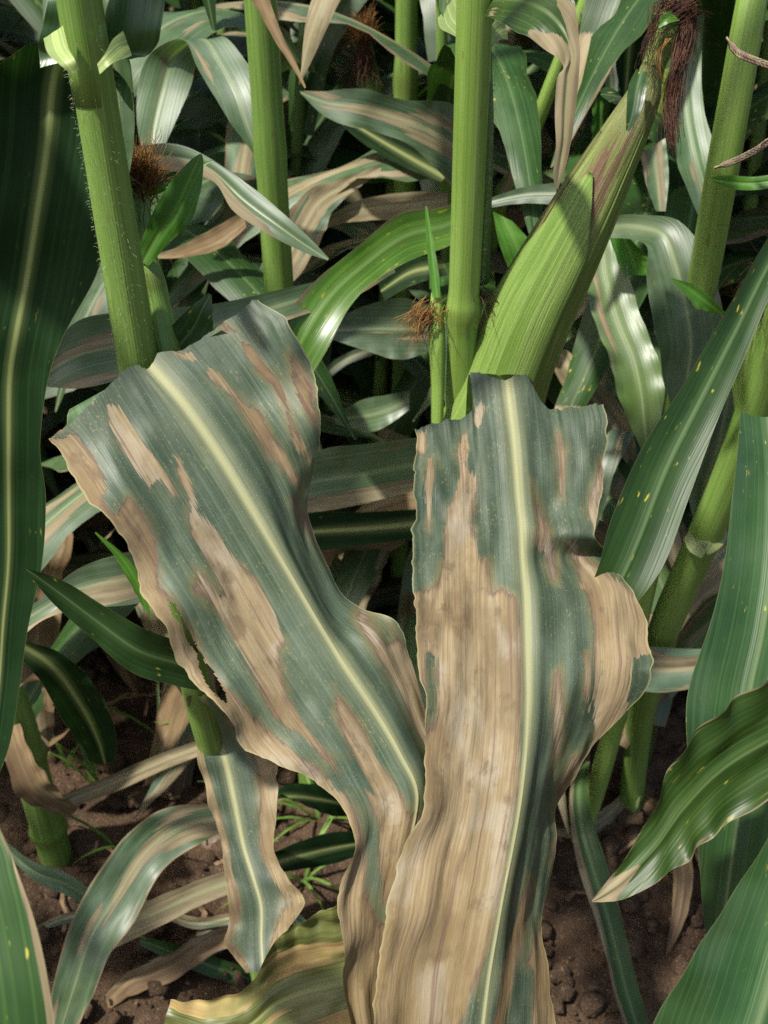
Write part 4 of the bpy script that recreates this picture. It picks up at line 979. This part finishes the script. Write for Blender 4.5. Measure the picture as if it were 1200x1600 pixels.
px_leaf(G, [(680, 480, 675, 548, .92), (625, 466, 625, 562, .91), (565, 480, 572, 548, .905), (515, 505, 518, 530, .905)], 'glauc', nu=40, nv=15, gutter=0.1, wave=0.04, mw=0.0025)
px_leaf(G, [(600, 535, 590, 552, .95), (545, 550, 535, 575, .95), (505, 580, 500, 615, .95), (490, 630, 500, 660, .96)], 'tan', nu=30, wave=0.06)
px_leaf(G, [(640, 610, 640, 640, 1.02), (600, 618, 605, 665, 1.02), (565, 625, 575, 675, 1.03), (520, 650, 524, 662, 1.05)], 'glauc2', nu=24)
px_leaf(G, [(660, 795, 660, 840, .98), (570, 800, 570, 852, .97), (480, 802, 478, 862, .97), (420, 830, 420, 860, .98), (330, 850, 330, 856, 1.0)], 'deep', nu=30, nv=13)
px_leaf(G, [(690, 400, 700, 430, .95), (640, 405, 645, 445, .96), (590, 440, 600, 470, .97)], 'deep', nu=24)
px_leaf(G, [(770, 330, 800, 345, .90), (780, 380, 830, 380, .90), (800, 430, 840, 420, .91), (830, 480, 835, 478, .92)], 'bright', nu=24, wave=.03)
eG, sG = ear(G, [(565, 190, 602, 190, 1.12), (556, 140, 598, 140, 1.115), (550, 95, 588, 95, 1.11), (551, 62, 580, 62, 1.105), (558, 42, 574, 42, 1.10)], M['husk2'], nseg=24, nlen=24)
silk_tuft(eG, W(566, 62, 1.09), (0, -0.15, 1), 260, 0.030, 0.35, 0.12, M['silk2'], r=0.0005)
silk_tuft(eG, W(568, 75, 1.085), (0, -0.3, -0.9), 120, 0.045, 0.22, 0.2, M['silk'], r=0.0005)
px_leaf(G, [(850, 540, 885, 548, .98), (872, 590, 925, 588, .97), (905, 640, 965, 628, .97), (950, 690, 990, 680, .98), (985, 730, 990, 728, 1.0)], 'tan', nu=30, wave=.12, ripple=.008)
Fp = plant('F', 0.13, 1.13, 'maize plant with thin sunlit yellow green stalk leaning left of the husked ear')
tube(Fp, [W(735, 560, 1.42), W(770, 360, 1.15), W(800, 275, 1.06), W(835, 200, 1.0), W(880, 85, .95), W(915, 0, .92), W(1020, -300, .85)], [.011, .0085, .0075, .007, .006, .005], M['stalk2'], nlen=70, nodes=(.38, .5))
px_leaf(Fp, [(835, 195, 842, 205, .99), (815, 225, 835, 235, 1.0), (795, 265, 812, 275, 1.02), (780, 300, 790, 305, 1.04)], 'tan', nu=20, wave=.1)
px_leaf(Fp, [(880, 90, 886, 105, .95), (900, 85, 905, 130, .96), (935, 92, 925, 150, .97), (945, 150, 925, 200, .98), (940, 210, 925, 230, .99)], 'bright', nu=30, gutter=.1)

# ================================================================== the rest of the field
def free_leaf(parent, base, az, length, width, rise, droop, style, seed, twist=0.0, nu=26, nv=7):
    r_ = np.random.default_rng(seed)
    k = 9; t = np.linspace(0, 1, k)
    ang = rise - (rise + droop) * t ** 0.85
    step = length / (k - 1)
    hx = np.concatenate([[0], np.cumsum(np.cos(ang[:-1]) * step)]); hz = np.concatenate([[0], np.cumsum(np.sin(ang[:-1]) * step)])
    side = 0.10 * length * t ** 2 * r_.normal()
    d = np.array([math.cos(az), math.sin(az), 0]); e = np.array([-math.sin(az), math.cos(az), 0])
    Mi = np.asarray(base)[None] + hx[:, None] * d + side[:, None] * e + hz[:, None] * np.array([0, 0, 1.0])
    wd = width * np.clip(np.sin(math.pi * (0.10 + 0.90 * t) ** 0.75) ** 0.8, 0, 1) * 0.5; wd[-1] = 0.001
    tw = twist * t + 0.25 * r_.normal() * t
    Tn = unit(np.gradient(Mi, axis=0)); up = np.cross(e[None] * -1, Tn) * -1
    cr = np.cos(tw)[:, None] * e[None] + np.sin(tw)[:, None] * up
    lift = 0.22 * wd[:, None] * up
    L = Mi + cr * wd[:, None] + lift; R = Mi - cr * wd[:, None] + lift
    P, X, Y, s, v = leaf_surface(L, Mi, R, nu, nv, 0.06, 0.20, 5, seed, 0.22, 0.007)
    les = np.ones(P.shape[:2])
    if r_.random() < 0.4:
        les = (0.75 + 0.2 * r_.random() - np.linspace(0, 1, nu)[:, None]) * length + 0.0 * X
    return make_leaf(parent, P, X, Y, v, M[style], 0.0028, les)

def field_plant(seed, label, group, hscale=1.0):
    r_ = np.random.default_rng(seed)
    root = thing('maize_plant', (0, 0, 0), label, 'maize plant', group)
    hgt = 1.35 * hscale
    z = np.linspace(-.03, hgt, 6); lx, ly = r_.normal(size=2) * 0.05
    pts = np.stack([lx * z, ly * z, z], -1)
    tube(root, pts, [.0135, .0125, .011, .009, .006], M[['stalk', 'stalk2', 'stalk3'][seed % 3]], nseg=10, nlen=44, nodes=(.15, .3, .45, .6))
    a0 = r_.random() * 6.28
    nl = 12
    for i in range(nl):
        zz = 0.10 + (hgt - 0.15) * (i / (nl - 1)) ** 1.15
        az = a0 + (i % 2) * math.pi + 0.45 * r_.normal()
        p = np.array([lx * zz, ly * zz, zz])
        if i < 3: st = ['tan', 'dead', 'glauc', 'glauc'][r_.integers(4)]
        elif i < 7: st = ['glauc', 'glauc2', 'glauc2', 'dark', 'tan'][r_.integers(5)]
        else: st = ['glauc2', 'dark', 'dark', 'glauc2'][r_.integers(4)]
        free_leaf(root, p, az, (0.50 + 0.22 * r_.random()) * (0.7 if i in (0, nl - 1) else 1), 0.062 + 0.03 * r_.random(), 0.95 - 0.5 * (i < 3) + 0.25 * r_.normal(), 1.2 + 0.25 * r_.normal(), st, seed * 50 + i)
    if seed % 2 == 0:
        az = a0 + 1.2; zz = 0.45
        d = np.array([math.cos(az) * .35, math.sin(az) * .35, 1.0])
        b = np.array([lx * zz, ly * zz, zz])
        e_ = tube(root, [b, b + d * 0.08, b + d * 0.17, b + d * 0.22], [.009, .022, .020, .006], M['husk'], name='ear', nlen=24, nseg=14)
        o = silk_tuft(e_, b + d * 0.215, d, 45, 0.05, 0.45, 0.5, M['silk2'], r=0.0006)
    return root

lab = ['maize plant in the dense rows behind the stalks, leaves drooping and tan streaked', 'maize plant with a small ear in the dense rows behind the stalks, leaves drooping']
grp = ['earless maize plants in the rows behind', 'ear bearing maize plants in the rows behind']
protos = [field_plant(100 + i, lab[(i + 1) % 2], grp[(i + 1) % 2], 0.60 + 0.05 * i) for i in range(6)]
def copy_tree(o, parent=None):
    c = o.copy(); COL.objects.link(c)
    if parent is not None:
        c.parent = parent
    for ch in o.children: copy_tree(ch, c)
    return c
# low drooping leaves of the traced plants, turned into the rows
fl = 9000
for key, (bx, by), azs in (('E', (-.086, .80), (60, 110, 150, 20)), ('G', (.022, 1.12), (70, 120, 200, 330, 160, 20)), ('F', (.10, 1.25), (40, 100, 150, 200, 340)), ('C', (.24, .74), (50, 95, 20)), ('D', (.285, .77), (60, 30, 100)), ('H', (-.37, .72), (100, 60, 130, 30)), ('B', (.047, .612), (70, 110))):
    for q, az in enumerate(azs):
        fl += 1
        free_leaf(PLANTS[key], (bx, by, 0.10 + 0.075 * q + 0.05 * rng.random()), math.radians(az + 12 * rng.normal()), 0.42 + 0.2 * rng.random(), 0.05 + 0.03 * rng.random(), 0.75, 1.1,
                  ['tan', 'glauc', 'glauc', 'glauc2', 'dead', 'dark'][fl % 6], fl, nu=36, nv=9)
spots = []
r2 = np.random.default_rng(12)
tries = 0
while len(spots) < 165 and tries < 20000:
    tries += 1
    y = 1.18 + 3.2 * r2.random() ** 1.4
    x = (r2.random() - 0.5) * (1.0 + 0.95 * y)
    if all(math.hypot(x - a, y - b) > 0.15 for a, b in spots): spots.append((x, y))
spots.sort(key=lambda s_: s_[1])
used = set()
for i, (x, y) in enumerate(spots):
    p = i % 6
    o = protos[p] if p not in used else copy_tree(protos[p])
    used.add(p)
    o.location = (x, y, 0); o.rotation_euler = (0, 0, r2.random() * 6.28)

for i, (x, y, rz, sc_) in enumerate([(-.30, 1.04, .4, .80), (-.16, 1.12, 2.2, .86), (-.02, 1.16, 4.0, .84), (.10, 1.06, 1.2, .74), (.20, 1.12, 5.2, .86), (.34, 1.02, 3.0, .80), (.46, 1.14, .9, .9), (-.44, 1.10, 5.0, .9)]):
    o = copy_tree(protos[(i * 5 + 2) % 6])
    o.location = (x, y, 0); o.rotation_euler = (0, 0, rz); o.scale = (sc_, sc_, sc_)
# unseen next row at the left, added so its tops shade the ground
for i, (x, y) in enumerate([(-.98, .12), (-.86, .45), (-1.02, .78), (-.80, 1.08), (-1.3, .40)]):
    o = copy_tree(protos[(2 * i + 1) % 6])
    o.location = (x, y, 0); o.rotation_euler = (0, 0, 1.3 * i)
    tag(o, 'unseen maize plant of the next row, added for shade beside the thick dark stalk base', 'maize plant', 'unseen maize plants added for shade')

for q, (az, z) in enumerate(((-78, 1.00), (-100, 1.10))):  # two unseen upper leaves, added to shade the blade hanging at the left
    free_leaf(H, (-0.355, 0.72, z), math.radians(az), 0.39, 0.16, 0.42, 0.10, 'glauc2', 9950 + q, nu=36, nv=9)
# dry leaves lying between the rows
def dry_leaf(seed):
    root = thing('dry_leaf', (0, 0, 0), 'curled dry maize leaf lying on the soil between the stalks', 'dry leaf', 'dry leaves on the soil')
    b = free_leaf(root, (-0.2, 0, 0.03), 0.0, 0.42, 0.055, 0.25, 0.25, ['tan', 'dead', 'glauc', 'tan', 'glauc'][seed % 5], seed, twist=1.2 * (seed % 3 - 1), nu=30, nv=9)
    b.name = 'blade'
    return root
dp = [dry_leaf(700 + i) for i in range(5)]
usd = set()
for i in range(80):
    y = 0.88 + 1.9 * r2.random() ** 1.2; x = (r2.random() - 0.5) * (0.55 + 0.8 * y)
    p = i % 5
    o = dp[p] if p not in usd else copy_tree(dp[p])
    usd.add(p)
    o.location = (x, y, 0.0); o.rotation_euler = (0, 0, r2.random() * 6.28)

# ================================================================== weeds and stones
def weed(x, y, n, h, label, spread=0.5, wd=0.0018):
    t = thing('grass_weed', (x, y, 0), label, 'weed', 'grass weeds on the soil')
    for i in range(n):
        az = rng.random() * 6.28; l = h * (0.6 + 0.6 * rng.random())
        free = []
        k = 7; s_ = np.linspace(0, 1, k)
        out = spread * l * s_ ** 1.5; zz = l * (s_ - 0.45 * spread * s_ ** 2.5)
        m = np.array([x, y, 0.0]) + np.stack([np.cos(az) * out + 0.004 * rng.normal(), np.sin(az) * out, zz], -1)
        e = np.array([-math.sin(az), math.cos(az), 0]); ww = wd * np.array([.7, 1, 1.1, 1, .8, .5, .05])[:, None]
        P = np.stack([m - e * ww, m + np.array([0, 0, -0.0004]), m + e * ww], 1)
        mesh_obj('blade', P, grid_faces(k, 3), M['weed'], t)
    return t
def gp(px, py):
    d = CAM_H / (SP - (800 - py) / FPX * CP); p = W(px, py, d); return float(p[0]), float(p[1])
weed(*gp(150, 1235), 5, 0.11, 'pale green grass seedling beside the thick stalk base')
weed(*gp(110, 1200), 4, 0.10, 'pale green grass seedling beside the thick stalk base')
weed(*gp(250, 1160), 6, 0.12, 'flat spreading grass tuft on open soil beside the dry strap leaf', 1.2)
weed(*gp(190, 1330), 4, 0.10, 'thin green blades growing beside the trailing streaked leaf', 0.9)
weed(*gp(500, 1290), 8, 0.12, 'dark grass tuft in the gap under the broad torn leaf', 1.0)
weed(*gp(470, 1380), 7, 0.10, 'dark grass tuft in the gap under the broad torn leaf', 1.0)
weed(*gp(330, 1170), 3, 0.09, 'single dark grass shoot by the crisped narrow leaf', 0.8)
def stone(px, py, r, label):
    x, y = gp(px, py)
    g = 9; th = np.linspace(0, math.pi, g)[:, None]; ph = np.linspace(0, 2 * math.pi, 14, endpoint=False)[None]
    q = np.stack([np.sin(th) * np.cos(ph), np.sin(th) * np.sin(ph), np.cos(th) * np.ones_like(ph)], -1)
    rr = r * (0.8 + 0.4 * vnoise(q[..., 0] * 2 + px, q[..., 1] * 2 + q[..., 2], 3))
    P = q * rr[..., None] * np.array([1.2, 1, .7]) + np.array([x, y, r * 0.3])
    tag(mesh_obj('stone', P, grid_faces(g, 14, True), M['stone']), label, 'stone')
stone(234, 1232, .007, 'pale pebble on open soil near the dry strap leaf')
stone(335, 1320, .012, 'brown stone half hidden between the two trailing streaked leaves')
stone(330, 1470, .016, 'rounded brown stone in shade beside the dark trailing leaf')
